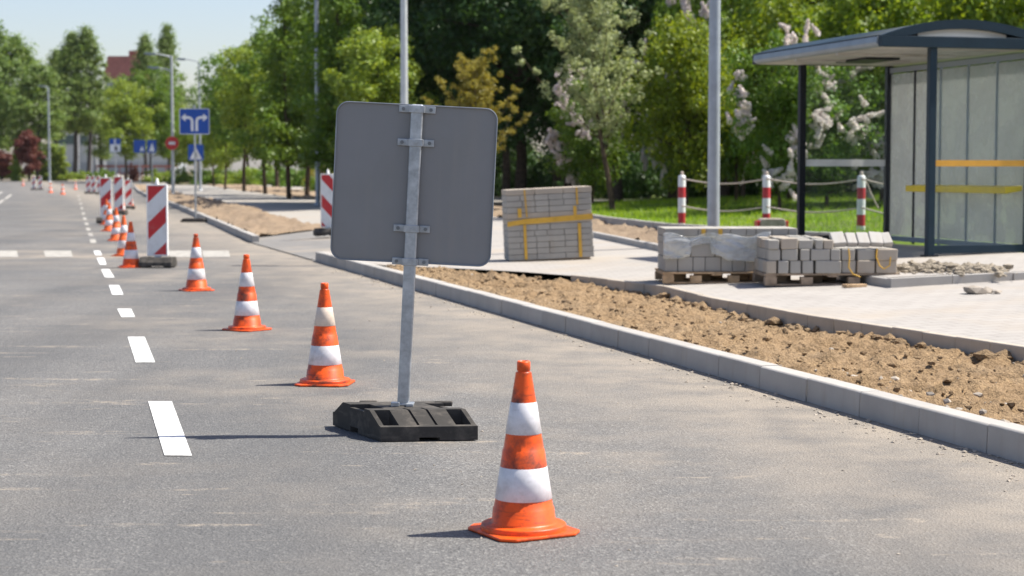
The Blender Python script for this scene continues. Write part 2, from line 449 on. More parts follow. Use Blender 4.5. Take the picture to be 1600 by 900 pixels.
# base sheet to the horizon
xs = [-4000, -1500, -700, -400, -250] + list(range(-180, 181, 12)) + [250, 400, 700, 1500, 4000]
ys = [-400, -100, -30] + list(range(0, 340, 8)) + [360, 420, 600, 1000, 2000, 4500]
vs = []; fs = []
for y in ys:
    for x in xs:
        t, dd = td(x, y)
        vs.append((x, y, (e_td(t, dd, False) if dd > 12 else far(y)) - .12))
n = len(xs)
for i in range(len(ys) - 1):
    for j in range(n - 1):
        k = i * n + j; fs.append((k, k + 1, k + n + 1, k + n))
mb = MB(); mb.add(vs, fs, True); g = mb.build('ground', M['ground']); g['kind'] = 'structure'

strip('road', [-20] + ar(-8, 60, 34) + ar(64, 245, 40), lambda t: -110, lambda t: .02, 24, lambda t, d, x, y: far(y), M['asphalt'])
strip('sand_verge', ar(245, 330, 20), lambda t: -160, lambda t: 5, 14, lambda t, d, x, y: far(y) + .02, M['sand'])

# near dirt between kerb and edging: real lumps
DIRT = [(0, 2.62), (14, 2.56), (17.5, 2.3), (20.2, 2.3), (22, 2.5), (24.4, 2.14), (25.8, 1.65), (27.1, .85), (28.1, .2)]
NZ = rng.random((64, 64))
def vnoise(x, y):
    xi, yi = math.floor(x), math.floor(y); fx, fy = x - xi, y - yi
    fx = fx * fx * (3 - 2 * fx); fy = fy * fy * (3 - 2 * fy)
    a = NZ[xi % 64, yi % 64]; b = NZ[(xi + 1) % 64, yi % 64]; c = NZ[xi % 64, (yi + 1) % 64]; d = NZ[(xi + 1) % 64, (yi + 1) % 64]
    return (a + (b - a) * fx) * (1 - fy) + (c + (d - c) * fx) * fy
def lumps(x, y):
    rg = lambda q_: .5 - abs(vnoise(*q_) - .5) * 2
    return (.05 * rg((x * 6.1, y * 6.1)) * vnoise(x * 1.7 + 5, y * 1.7) - .045 * rg((x * 15, y * 15 + 3)) * vnoise(x * 2.9, y * 2.9 + 8) + .075 * (vnoise(x * 1.3, y * 1.3) - .5) + .06 * (vnoise(x * 4.1 + 9, y * 4.1) - .5) + .05 * (vnoise(x * 9.3, y * 9.3 + 4) - .5)
            + .055 * (vnoise(x * 17, y * 17) - .5) + .038 * (vnoise(x * 39, y * 39 + 7) - .5))
def dirt_z(t, d, x, y):
    w = itp(t, DIRT); q = min(1, max(0, d / max(w, .3)))
    base = .115 - .075 * sstep(.2, 1, q) * (1 if t < 23 else max(0, (27 - t) / 4)) + .012 * (1 if t > 23 else 0)
    edge = min(1, (d - .15) / .12) if d < 2 else min(1, max(0, (w - d) / .1) + .3)
    return base + lumps(x, y) * max(.15, edge)
strip('dirt_verge', ar(4, 28.1, 700), lambda t: .14, lambda t: itp(t, DIRT), 68, dirt_z, M['soil'])

PAVLO = [(a, b + .08) for a, b in DIRT[:-1]] + [(28.1, .17), (33, .17), (33.01, 2.0), (41, 2.0), (45, 2.15), (190, 2.2)]
def pavhi(t):
    if t < 20.3: return 14
    if t < 47: return itp(t, PLAT)
    return 7.5
def pavz(t, d, x, y): return e_td(t, d, False)
strip('sidewalk', ar(0, 20.3, 40), lambda t: itp(t, PAVLO), pavhi, 24, pavz, M['paving'])
strip('sidewalk', ar(20.3, 47, 80), lambda t: itp(t, PAVLO), lambda t: itp(t, PLAT), 12, pavz, M['paving'])
strip('path', ar(47, 190, 90), lambda t: 2.2, lambda t: 7.5, 8, lambda t, d, x, y: e_td(t, d, False) , M['paving2'])
strip('driveway', ar(33, 45, 16), lambda t: -.02, lambda t: 2.16, 8, lambda t, d, x, y: .02 + .135 * min(1, max(0, d) / 2.0), M['drive'])
strip('platform', ar(20.4, 29, 24), lambda t: itp(t, PLAT) + .1, lambda t: itp(t, LAWN), 10, lambda t, d, x, y: e_td(t, d + .2) if d < 5.5 else e_td(t, d - .05), M['paving'])
strip('soil_bed', ar(29, 47, 80), lambda t: itp(t, PLAT) + .1, lambda t: itp(t, LAWN), 24,
      lambda t, d, x, y: e_td(t, min(d, itp(t, LAWN) - .02), True) - .03 + lumps(x, y) * 1.2, M['soil2'])
def mound(t, d):  # long low heaps in the far bed
    return .30 * math.exp(-((t - 66) / 6) ** 2 - ((d - 1.5) / .5) ** 2) + .22 * math.exp(-((t - 52) / 4) ** 2 - ((d - 1.2) / .5) ** 2) + .25 * math.exp(-((t - 85) / 9) ** 2 - ((d - 1.4) / .6) ** 2)
strip('dirt_bed', ar(43, 190, 420), lambda t: .14, lambda t: 2.2 if t > 45 else .4 + (t - 43) * .9, 18, lambda t, d, x, y: .17 + lumps(x, y) * 1.6 + mound(t, d) * .6 + far(y), M['soil2'])
strip('tree_bed', ar(47, 190, 200), lambda t: 7.5, lambda t: 12.0, 12, lambda t, d, x, y: e_td(t, d, False) + .01 + lumps(x * .8, y * .8) * 2.0, M['soil2'])
strip('footpath', ar(62, 200, 60), lambda t: 12.0, lambda t: 19, 4, lambda t, d, x, y: e_td(t, d, False) + .02, M['paving2'])
strip('lawn', ar(18, 62, 60), lambda t: itp(t, LAWN), lambda t: 60, 40, lambda t, d, x, y: e_td(t, max(d, itp(t, LAWN) + .01), False) + .06 + .08 * (vnoise(x * .7, y * .7) - .5), M['lawn'])
strip('lawn', ar(62, 200, 60), lambda t: 19, lambda t: 70, 14, lambda t, d, x, y: e_td(t, d, False) + .03, M['lawn'])

# kerbs: separate stones with open joints
def kerb_line(name, stones, m, prof_h, width, lift=0, face=.02):
    """stones: list of ((x0,y0,z0),(x1,y1,z1)) along the road face"""
    mb = MB()
    for (a, b) in stones:
        a = Vector(a); b = Vector(b); d = (b - a); d.z = 0; d.normalize(); nrm = Vector((d.y, -d.x, 0))
        a = a + d * .004; b = b - d * .004
        c = .010
        prof = [(0, -.1), (face * .6, prof_h - c), (face + c * .6, prof_h), (width, prof_h), (width, -.1)]
        j = random.uniform(-.006, .006); jz = random.uniform(-.004, .004)
        vs = [a + nrm * (p[0] + j) + Vector((0, 0, p[1] + jz)) for p in prof] + [b + nrm * (p[0] + j) + Vector((0, 0, p[1] + jz)) for p in prof]
        k = len(prof)
        mb.add(vs, [tuple(range(k)), tuple(range(2 * k - 1, k - 1, -1))] + [(i + k, (i + 1) % k + k, (i + 1) % k, i) for i in range(k)])
    o = mb.build(name, m, fix=True, bevel=.006); o['kind'] = 'structure'; return o
def run(t0, t1, step, dd=0, zf=lambda t: 0):
    out = []; t = t0
    while t < t1 - .05:
        u = min(t1, t + step); dl = dd(t) if callable(dd) else dd; du = dd(u) if callable(dd) else dd
        a = pt(t, dl); b = pt(u, du); out.append(((a[0], a[1], zf(t)), (b[0], b[1], zf(u)))); t = u
    return out
kerb_line('kerb', run(3.3, 32.7, .78), M['kerb'], .165, .16)
kerb_line('kerb', run(32.7, 40.9, 1.0, 0, lambda t: -.12), M['kerb'], .14, .16)
kerb_line('kerb', run(40.9, 120, 1.0, 0) + run(120, 226, 4, 0, lambda t: far(pt(t, 0)[1])), M['kerb'], .165, .16)
kerb_line('edging', run(3, 24.5, .5, lambda t: itp(t, DIRT) - .005, lambda t: e_td(t, 2.3, False) - .16), M['block_warm'], .175, .085, face=.003)
kerb_line('edging', run(20.3, 47, .8, lambda t: itp(t, PLAT), lambda t: e_td(t, itp(t, PLAT) - .05, False)), M['kerb'], .105, .12)
kerb_line('edging', run(28.5, 62, .8, lambda t: itp(t, LAWN) - .14, lambda t: e_td(t, itp(t, LAWN) - .1, True) - .03), M['kerb'], .15, .12)
pf = [];
for i in range(10):
    d0, d1 = 4.6 + i * .8, 5.4 + i * .8
    a = pt(20.3, d0); b = pt(20.3, d1)
    pf.append(((b[0], b[1], e_td(20.2, d1, False)), (a[0], a[1], e_td(20.2, d0, False))))
kerb_line('edging', [(b, a) for a, b in pf], M['kerb'], .108, .12)

# markings: sheets a few mm above the asphalt
def marks(name, quads, m):
    mb = MB()
    for q in quads: mb.add([(x, y, far(y) + .005) for x, y in q], [(0, 1, 2, 3)])
    o = mb.build(name, m, fix=True); o['kind'] = 'structure'; return o
def px_quad(xlt, xrt, yt, xlb, xrb, yb):
    p = [gp(xlb, yb), gp(xrb, yb), gp(xrt, yt), gp(xlt, yt)]
    return [(q.x, q.y) for q in p]
NEAR = [(231.5, 268.5, 628, 257, 300, 713), (199.5, 226, 527, 212, 242.5, 567), (183, 205, 483, 190, 211, 496), (170, 186, 446, 175.5, 193, 461), (158, 170.5, 421, 164, 179, 434),
        (151, 162.5, 403, 156, 166.5, 414), (146, 156, 392, 149, 159.5, 399)]
FAR = [(140, 149, 374, 141.5, 150.5, 380), (137, 144, 364.5, 139, 146, 369.5), (134, 140.5, 356, 135, 142, 360.5), (131.5, 137.5, 348, 133, 139, 352), (129.5, 134.5, 340, 130.5, 136, 344),
       (127.5, 132, 332, 128.5, 133, 335.5), (125.5, 129.5, 324, 126.5, 130.5, 327), (124, 127.5, 317, 124.8, 128.4, 319.6), (122.5, 125.5, 310.5, 123, 126.2, 313), (121, 124, 305, 121.5, 124.6, 307)]
marks('road_markings', [px_quad(*q_) for q_ in NEAR], M['paint'])
marks('road_markings', [px_quad(*q_) for q_ in FAR], M['paint_worn'])
stop = []
for x0, x1 in ((-60, -40), (-14, 29), (71, 114), (265, 302), (318, 360)):
    p = [gp(x0, 402), gp(x1, 402), gp(x1 - 3, 392), gp(x0 - 3, 392)]
    stop.append([(q.x, q.y) for q in p])
for x0, x1, y0, y1 in ((-4, 8, 312, 318), (6, 20, 304, 311), (-8, 6, 300, 305)):
    p = [gp(x0, y1), gp(x0 + 5, y1), gp(x1, y0), gp(x1 - 5, y0)]
    stop.append([(q.x, q.y) for q in p])
marks('road_markings', stop, M['paint_worn'])

# ------------------------------------------------------------------ loose stuff
ICO_V = []; ICO_F = []
bm = bmesh.new(); bmesh.ops.create_icosphere(bm, subdivisions=1, radius=1)
ICO_V = np.array([v.co[:] for v in bm.verts]); ICO_F = np.array([[v.index for v in f.verts] for f in bm.faces]); bm.free()
def lump_field(name, pts, sizes, m, flat=.65):
    out = []
    for p, s in zip(pts, sizes):
        v = ICO_V * (1 + (rng.random((len(ICO_V), 1)) - .5) * .7) * np.array([rng.uniform(.7, 1.3), rng.uniform(.7, 1.3), flat * rng.uniform(.7, 1.2)]) * s
        a = rng.uniform(0, 6.28); c, q = math.cos(a), math.sin(a)
        v = v @ np.array([[c, q, 0], [-q, c, 0], [0, 0, 1]]) + np.array(p)
        out.append(v[ICO_F.ravel()])
    return np_mesh(name, np.concatenate(out), 3, m)
def scatter(n, t0, t1, f, zf, smin, smax, power=3):
    P = []; S = []
    for _ in range(n):
        t = t0 + (t1 - t0) * random.random() ** 1.3; d = f(t)
        if d is None: continue
        x, y = pt(t, d); s = smin + (smax - smin) * random.random() ** power
        P.append((x, y, zf(t, d, x, y) + s * .15)); S.append(s)
    return P, S
P, S = scatter(3800, 8.5, 27, lambda t: random.uniform(.2, max(.25, itp(t, DIRT) - .05)), dirt_z, .006, .036, 4)
P2, S2 = scatter(300, 9, 24, lambda t: itp(t, DIRT) - abs(random.gauss(0, .14)) - .03, dirt_z, .02, .085, 3)
o = link('soil_clods', lump_field('soil_clods', P + P2, S + S2, M['clod'])); tag(o, 'loose clods of dry soil on the bare verge', 'soil', kind='stuff')
P, S = scatter(120, 8.6, 26, lambda t: random.uniform(.2, max(.25, itp(t, DIRT))), dirt_z, .006, .03, 4)
P3, S3 = scatter(1000, 8.6, 30, lambda t: -abs(random.gauss(0, .16)) - .01, lambda *a: 0, .004, .02, 3)
P4, S4 = scatter(70, 8.6, 14, lambda t: .3 + abs(random.gauss(0, .3)), dirt_z, .012, .06, 2)
P5, S5 = scatter(260, 8, 30, lambda t: -random.uniform(.1, 3.5), lambda *a: 0, .003, .010, 2)
o = link('gravel', lump_field('gravel', P + P3 + P4 + P5, S + S3 + S4 + S5, M['stone'])); tag(o, 'pale gravel scattered over the soil and along the kerb foot', 'gravel', kind='stuff')
# rubble heap in front of the shelter
P = []; S = []
for _ in range(1500):
    u = random.random(); px = 1402 + 170 * u; c = gp(px, 427 - 3 * random.random())
    h = .09 * math.sin(math.pi * min(1, u * 1.25 + .12)) ** .7 if u < .75 else .05
    q = random.gauss(0, .3)
    P.append((c.x + random.gauss(0, .05), c.y + .35 + q, c.z + max(.0, h * (1 - abs(q) / .6)) * random.uniform(.6, 1))); S.append(.008 + .060 * random.random() ** 4)
o = link('rubble', lump_field('rubble', P, S, M['sand'], .75)); tag(o, 'low heap of broken sandy rubble in front of the bus shelter', 'rubble', kind='stuff')
for k, (px, py, s, lab) in enumerate(((1520, 459, .13, 'flat pale stone on the sidewalk, largest and leftmost of three'),
                                       (1541, 458, .085, 'rounded pale stone on the sidewalk, between two other stones'),
                                       (1556, 459, .07, 'small pale stone on the sidewalk, rightmost of three'))):
    p = gp(px, py); o = link('stone', lump_field('stone', [(0, 0, s * .35)], [s], M['stone'], .45), None, p); tag(o, lab, 'stone', 'stones lying on the sidewalk')

# grass blades on the lawn
N = 26000
tt = rng.uniform(29, 60, N); V = np.zeros((N, 3, 3)); keep = []
for i in range(N):
    d = itp(tt[i], LAWN) + rng.random() ** 1.5 * 13; x, y = pt(tt[i], d)
    z = e_td(tt[i], d, False) + .04 + .08 * (vnoise(x * .7, y * .7) - .5); a = rng.uniform(0, 6.28); h = rng.uniform(.06, .17); w = .012
    V[i] = [(x - w * math.cos(a), y - w * math.sin(a), z), (x + w * math.cos(a), y + w * math.sin(a), z), (x + rng.normal() * .05, y + rng.normal() * .05, z + h)]
o = link('grass', np_mesh('grass', V.reshape(-1, 3), 3, M['grass'])); tag(o, 'bright green lawn grass under the trees behind the kerb', 'grass', kind='stuff')

# ------------------------------------------------------------------ traffic cones
def cone_r(z): return .140 + (.0285 - .140) * ((z - .045) / (.735 - .045))
def make_cone(dull=False):
    o = thing('traffic_cone', '', 'traffic cone', group='traffic cones along the works')
    prof = [(.187, .015), (.1865, .034), (.1845, .0385), (.180, .041), (.150, .043), (.147, .044), (cone_r(.052) + .001, .050)]
    prof += [(cone_r(.112) + .004, .110), (cone_r(.112) + .0005, .1125), (cone_r(.2), .2), (cone_r(.365) + .003, .364), (cone_r(.365), .3665), (cone_r(.4), .4), (cone_r(.6), .6), (cone_r(.70), .70)]
    prof += [(cone_r(.70), .701), (.0265, .703), (.0265, .708), (.0295, .711), (.0290, .745), (.025, .750), (.021, .750), (.019, .70)]
    MB().lathe(prof, 40).build('body', M['orange'], o)
    # square foot with cut corners, turned a little
    s, c = .200, .055
    poly = [(-s + c, -s), (s - c, -s), (s, -s + c), (s, s - c), (s - c, s), (-s + c, s), (-s, s - c), (-s, -s + c)]
    MB().prism(poly, 'z', .002, .017).build('base', M['orange'], o, rot=(0, 0, R(9)), bevel=.006)
    for z0, z1 in ((.435, .572), (.150, .292)):
        MB().lathe([(cone_r(z0) + .0005, z0), (cone_r(z0) + .0025, z0 + .002), (cone_r(z1) + .0025, z1 - .002), (cone_r(z1) + .0005, z1)], 40, cap=False).build('reflective_band', M['band'], o)
    return o
CONE = make_cone()
cone_specs = [
    (818, 831, 'scuffed orange and white cone, nearest of all, right of the black rubber sign base', 20),
    (508, 600, 'orange and white cone with a dusty upper band, left of the grey sign pole', 75),
    (386, 515.5, 'orange and white cone between the dusty-banded cone and the one near the striped board', 130),
    (307, 454, 'orange and white cone standing right of the large red striped board', 200),
    (205, 418, 'orange and white cone close on the left side of the large red striped board', 10),
    (194, 400, 'orange and white cone half hidden behind the cone beside the striped board', 60),
    (182, 376, 'second orange and white cone behind the striped board, in the receding row', 100),
    (171, 361, 'orange and white cone in front of the two distant striped boards', 150),
    (167, 351, 'small distant orange cone at the foot of the left far striped board', 30),
    (191, 334, 'small distant orange cone at the foot of the right far striped board', 80),
    (204, 324, 'small far orange cone near the kerb behind the large striped board', 140),
    (36, 290, 'tiny far cone at the far left edge of the carriageway', 20),
    (79, 301, 'tiny far cone right of the pair of small far boards', 50),
    (98, 304, 'tiny far cone nearest the middle of the far carriageway', 90),
    (118, 296, 'tiny far cone just before the row of three far boards', 120),
    (5, 279, 'tiny far cone by the leftmost roadside bushes', 160)]
for i, (px, py, lab, a) in enumerate(cone_specs):
    p = gp(px, py)
    if i == 0: o = CONE; o['label'] = lab; o.location = p; o.rotation_euler.z = R(a)
    else: o = dup(CONE, lab, p, R(a))
    if i == 1:
        for ch in o.children:
            if ch.name.startswith('reflective_band'): ch.data = ch.data.copy(); ch.data.materials[0] = M['band_dull'] if ch.data.vertices[0].co.z > .3 else M['band']
    if i > 4:
        for ch in o.children:
            if not ch.name.startswith('reflective_band'):
                ch.material_slots[0].link = 'OBJECT'; ch.material_slots[0].material = M['orange_far']

# ------------------------------------------------------------------ sign seen from behind
SP = Vector((-.653, 10.69, 0))
sign = thing('road_sign', 'grey back of a square road sign on a leaning galvanised post', 'road sign', SP + Vector((0, 0, .165)))
tilt = (0, R(2.9), 0)
PL = 1.80; W, Hh = .963, .947
pole = MB(); pole.prism([(-.036, -.024), (.036, -.024), (.036, .024), (-.036, .024)], 'z', -.02, PL + .005)
pole = pole.build('post', M['galv'], sign, rot=tilt, bevel=.010, seg=3)
def rrect(w, h, r, cz, n=7):
    out = []
    for cx, cy, a0 in ((w / 2 - r, h / 2 - r, 0), (-w / 2 + r, h / 2 - r, 90), (-w / 2 + r, -h / 2 + r, 180), (w / 2 - r, -h / 2 + r, 270)):
        for k in range(n + 1):
            a = R(a0 + 90 * k / n); out.append((cx + r * math.cos(a), cz + cy + r * math.sin(a)))
    return out
cz = PL - Hh / 2 + .005
MB().prism(rrect(W - .012, Hh - .012, .068, cz), 'y', .034, .038).build('panel', M['grey_panel'], sign, rot=tilt, fix=True)
# folded rim round the panel
ro = rrect(W, Hh, .074, cz); ri = rrect(W - .016, Hh - .016, .066, cz)
mb = MB(); n = len(ro)
vs = [(p[0], .020, p[1]) for p in ro] + [(p[0], .020, p[1]) for p in ri] + [(p[0], .040, p[1]) for p in ro] + [(p[0], .040, p[1]) for p in ri]
fs = []
for i in range(n):
    j = (i + 1) % n
    fs += [(i, j, n + j, n + i), (2 * n + i, 3 * n + i, 3 * n + j, 2 * n + j), (i, 2 * n + i, 2 * n + j, j), (n + i, n + j, 3 * n + j, 3 * n + i)]
mb.add(vs, fs); mb.build('rim', mat('rim paint', (.24, .26, .285), .4, .4, .4, var=.25, scale=6), sign, rot=tilt, fix=True, bevel=.003)
for z in (1.776, 1.578, 1.066, .868):
    b = MB()
    b.box((-.078, .024, z), (.062, .014, .042)); b.box((.078, .024, z), (.062, .014, .042))
    b.box((0, -.028, z), (.084, .007, .044))
    for s in (-1, 1):
        b.hexa([(s * .0445 - .003, -.031, z - .021), (s * .0445 + .003, -.031, z - .021), (s * .0445 + .003, .031, z - .021), (s * .0445 - .003, .031, z - .021)],
               [(s * .0445 - .003, -.031, z + .021), (s * .0445 + .003, -.031, z + .021), (s * .0445 + .003, .031, z + .021), (s * .0445 - .003, .031, z + .021)])
    br = b.build('bracket', M['galv'], sign, rot=tilt, bevel=.003)
    for x, y in ((-.082, .017), (.082, .017), (0, -.0315)):
        h = MB(); h.tube([(x, y, z), (x, y - .010, z)], .0115 if x else .009, 6, smooth=False); h.build('bolt', M['bolt'] if x else M['galv'], br)
# rubber foot
base = thing('sign_base', 'black recycled rubber block weighing down the grey sign post', 'sign base', SP)
A1 = Vector((.563, .05, 0)) / .563; A2 = Vector((-.345, .66, 0)) / .72
def sk(p, q, z): v = A1 * p + A2 * q; return (v.x, v.y, z)
PLN = [-.2815, -.255, -.165, -.060, -.045, .045, .060, .165, .255, .2815]
QLN = [-.36, -.335, -.20, -.12, -.03, .09, .20, .335, .36]
def top(q): return float(np.interp(q, [-.36, -.335, -.20, .20, .335, .36], [.088, .094, .168, .168, .094, .088]))
mb = MB()
for i in range(len(PLN) - 1):
    for j in range(len(QLN) - 1):
        p0, p1, q0, q1 = PLN[i], PLN[i + 1], QLN[j], QLN[j + 1]
        drop0 = drop1 = 0; b = .006
        slope = (j in (1, 6))
        pocket = i in (1, 7)
        groove = i in (3, 5)
        z00, z01 = top(q0), top(q1)
        if slope and pocket: z00 = z01 = .062
        elif slope and groove: z00 -= .016; z01 -= .016
        elif pocket and j in (3, 4): z00 = z01 = .118
        elif groove and j in (2,): z00 -= .010; z01 -= .010
        elif i in (0, 8) and j in (3, 4): z00 = z01 = .150
        if i in (0, 1, 7, 8) and j == 4: b = .036
        if j in (0, 1) and i in (3, 4, 5): b = .024
        mb.hexa([sk(p0, q0, b), sk(p1, q0, b), sk(p1, q1, b), sk(p0, q1, b)], [sk(p0, q0, z00), sk(p1, q0, z00), sk(p1, q1, z01), sk(p0, q1, z01)])
mb.build('block', M['rubber'], base)
mb = MB(); mb.box((-.045, -.035, .181), (.05, .05, .026)); mb.box((.042, -.045, .178), (.045, .06, .02)); mb.box((0, .02, .176), (.13, .10, .014))
mb.build('socket', M['galv'], base, bevel=.004)
for c_ in ((.235, .17, .158), (-.225, .19, .158)): mb = MB(); mb.box(c_, (.11, .045, .03)); mb.build('handle', M['rubber'], base, bevel=.008)

# ------------------------------------------------------------------ warning boards
def make_board(m, w=.335, h=1.17):
    o = thing('warning_board', '', 'warning board', group='striped warning boards along the works')
    z0 = .19
    MB().box((0, -.02, z0 + h / 2), (w - .03, .012, h - .035)).build('striped_face', m, o)
    mb = MB()
    mb.box((-w / 2 + .0075, 0, z0 + h / 2), (.022, .07, h)); mb.box((w / 2 - .0075, 0, z0 + h / 2), (.022, .07, h))
    mb.box((0, .002, z0 + h - .011), (w - .04, .066, .024)); mb.box((0, .002, z0 + .011), (w - .04, .066, .024)); mb.box((0, .012, z0 + h / 2), (w - .04, .03, h - .05))
    mb.build('frame', M['white'], o, bevel=.006)
    MB().lathe([(.03, 0), (.03, .05), (.022, .06), (.022, .085), (.012, .10)], 14, (.0, 0, z0 + h)).build('lamp_socket', M['white'], o)
    mb = MB()
    for x in (-.20, .20):
        mb.prism([(-.20, .02), (.20, .02), (.20, .09), (.14, .175), (-.14, .175), (-.20, .09)], 'x', x - .07, x + .07)
        mb.box((x, -.12, .015), (.10, .09, .03)); mb.box((x, .12, .015), (.10, .09, .03))
    mb.prism([(-.196, .03), (.196, .03), (.196, .088), (.136, .168), (-.136, .168), (-.196, .088)], 'x', -.129, .129)
    mb.build('base', M['rubber'], o, fix=True, bevel=.008)
    mb = MB(); mb.box((0, 0, .155), (.10, .08, .07)); mb.build('foot_socket', M['galv'], o, bevel=.004)
    return o
BOARD = make_board(M['board']); BOARD2 = make_board(M['board_back'])
p = gp(247, 418); BOARD.location = p; BOARD['label'] = 'large red and white striped board on a rubber base beside the cones'; BOARD.rotation_euler.z = R(-3)
p = gp(513, 369); BOARD2.location = p; BOARD2.rotation_euler.z = R(-24); BOARD2['label'] = 'red and white striped board partly hidden behind the grey sign panel'
for px, py, lab, s, a in ((166, 349, 'far striped board at the left end of the distant cone row', 1.02, 6), (186, 336, 'far striped board, right neighbour of the other distant board in the cone row', 1.02, -4), (201, 327, 'narrow far striped board nearest the kerb, beyond the cone row', .9, 20),
                 (53, 297, 'tiny far striped board at far left, left one of a close pair', .85, 0), (63, 297, 'tiny far striped board at far left, right one of a close pair', .85, 10),
                 (138, 303, 'tiny far striped board, leftmost in a row of three', .9, 0), (146, 303, 'tiny far striped board, middle in a row of three', .9, 5), (155, 304, 'tiny far striped board, rightmost in a row of three', .9, 12)):
    dup(BOARD, lab, gp(px, py), R(a), s)

# ------------------------------------------------------------------ blue and red signs
def pole_part(o, h, r, m='galv', base=True):
    MB().tube([(0, 0, 0), (0, 0, h)], r, 12).build('post', M[m], o)
def arrow_poly(s):
    """bent arrow: up then turning to side s (-1 left), in sign units"""
    w = .042; r = .12
    x0 = s * .07; path = [(x0, -.30), (x0, .0)]
    for k in range(1, 7):
        a = R(90 * k / 6); path.append((x0 + s * (r - r * math.cos(a)), .0 + r * math.sin(a)))
    path.append((x0 + s * .20, .12))
    L = []; Rr = []
    for i, p in enumerate(path):
        a = Vector(path[max(0, i - 1)]); b = Vector(path[min(len(path) - 1, i + 1)]); d = (b - a).normalized(); nn = Vector((-d.y, d.x))
        L.append(Vector(p) + nn * w); Rr.append(Vector(p) - nn * w)
    head = [(x0 + s * .20, .245), (x0 + s * .345, .12), (x0 + s * .20, -.005)]
    return L, Rr, head
lane = thing('lane_sign', 'blue square sign with two white arrows parting left and right', 'road sign', gp(306, 347))
LH = 2.70
pole_part(lane, LH + .93, .032)
pn = MB().prism(rrect(.93, .80, .05, LH + .42), 'y', -.05, -.035).build('panel', M['blue'], lane, fix=True)
mb = MB(); ro = rrect(.93, .80, .05, LH + .42); ri = rrect(.895, .765, .04, LH + .42); n = len(ro)
mb.add([(p[0], -.0525, p[1]) for p in ro] + [(p[0], -.0525, p[1]) for p in ri], [(i, (i + 1) % n, n + (i + 1) % n, n + i) for i in range(n)])
mb.build('border', M['sign_white'], pn)
for s in (-1, 1):
    L, Rr, head = arrow_poly(s); mb = MB()
    cv = lambda p: (p[0], -.0535, LH + .42 + p[1])
    k = len(L); mb.add([cv(p) for p in L] + [cv(p) for p in Rr], [(i, i + 1, k + i + 1, k + i) for i in range(k - 1)])
    mb.add([cv(p) for p in head], [(0, 1, 2)]); mb.build('arrow', M['sign_white'], pn, fix=True)
lb = thing('sign_base', 'low dark rubber block under the blue two-arrow sign at the kerb', 'sign base', gp(304, 347) + Vector((0, 0, 0)))
mb = MB(); mb.prism([(-.40, .004), (.40, .004), (.40, .06), (.28, .12), (-.28, .12), (-.40, .06)], 'y', -.22, -.045); mb.prism([(-.40, .004), (.40, .004), (.40, .06), (.28, .12), (-.28, .12), (-.40, .06)], 'y', .045, .22)
mb.box((-.22, 0, .06), (.32, .086, .10)); mb.box((.22, 0, .06), (.32, .086, .10)); mb.build('block', M['rubber'], lb, fix=True, bevel=.006)

def plate_sign(name, lab, px, base_py, top_py, w_px, h_px, marks_, col='blue', cat='road sign', postm='galv', group=None):
    p = gp(px, base_py); k = F / p.y
    o = thing(name, lab, cat, p, 0, group); ztop = (base_py - top_py) / k; w, h = w_px / k, h_px / k
    pole_part(o, ztop, max(.03, .9 / k))
    pn = MB().prism(rrect(w, h, min(w, h) * .08, ztop - h / 2), 'y', -.10, -.07).build('panel', M[col], o, fix=True)
    for mname, mcol, poly in marks_:
        mb = MB(); mb.prism([(a * w, ztop - h / 2 + b * h) for a, b in poly], 'y', -.108, -.102); mb.build(mname, M[mcol], pn, fix=True)
    return o
tri = [(-.40, -.42), (.40, -.42), (.0, .30)]
plate_sign('crossing_sign', 'blue square crossing sign with a white triangle behind the two-arrow sign', 307, 300, 226, 24, 25,
           [('triangle', 'sign_white', tri), ('figure', 'black_paint', [(-.10, -.30), (.10, -.30), (.06, .02), (-.02, .08)])])
plate_sign('parking_sign', 'distant sign, blue above white, on a thin pole before the grey building', 181, 289, 217, 17, 21,
           [('white_plate', 'sign_white', [(-.46, -.47), (.46, -.47), (.46, .08), (-.46, .08)]), ('mark', 'wall2', [(-.05, -.36), (.25, -.36), (.15, -.05), (-.02, -.05)]), ('divider', 'sign_white', [(-.07, .1), (.07, .1), (.07, .47), (-.07, .47)])])
plate_sign('crossing_sign', 'small distant blue sign, left one of two in front of the red fence', 219, 287, 219, 18, 20, [('triangle', 'sign_white', [(.02, -.35), (.40, -.35), (.2, .05)])])
plate_sign('crossing_sign', 'small distant blue sign, right one of two in front of the red fence', 238, 287, 219, 14, 20, [('triangle', 'sign_white', [(-.30, -.38), (.35, -.38), (.05, .3)])])

# ------------------------------------------------------------------ street lamps
def lamp(lab, px, base, h, r0, r1, arms, m='pole', loc=None):
    p = loc if loc is not None else gp(px, base)
    o = thing('street_lamp', lab, 'street lamp', p, 0, 'street lamps')
    MB().tube([(0, 0, -.1), (0, 0, h)], [r0, r1], 20).build('pole', M[m], o)
    mb = MB(); mb.lathe([(r0 * 1.9, -.05), (r0 * 1.9, .02), (r0 * 1.25, .03), (r0 * 1.1, .10)], 16); mb.build('foot', M[m], o)
    for ax, az, ln in arms:
        a = MB().tube([(0, 0, h - az - .15), (ax * .1, 0, h - az + .02), (ax * ln * .5, 0, h - az + .12), (ax * ln, 0, h - az + .2)], [r1 * .8, r1 * .7, r1 * .6, r1 * .55], 8).build('arm', M[m], o)
        mb = MB(); x = ax * ln; z = h - az + .2
        mb.prism([(x, z - .07), (x + ax * .35, z - .09), (x + ax * .75, z + .0), (x + ax * .6, z + .09), (x, z + .06)], 'y', -.13, .13)
        mb.build('lamp_head', M['alu'], a, fix=True, bevel=.02)
    return o
lamp('thick grey lamp pole right behind the film-wrapped pallet', 1115, 0, 9, .108, .085, [(-1, 0, 1.3)], loc=atd(1114.5, 31.0))
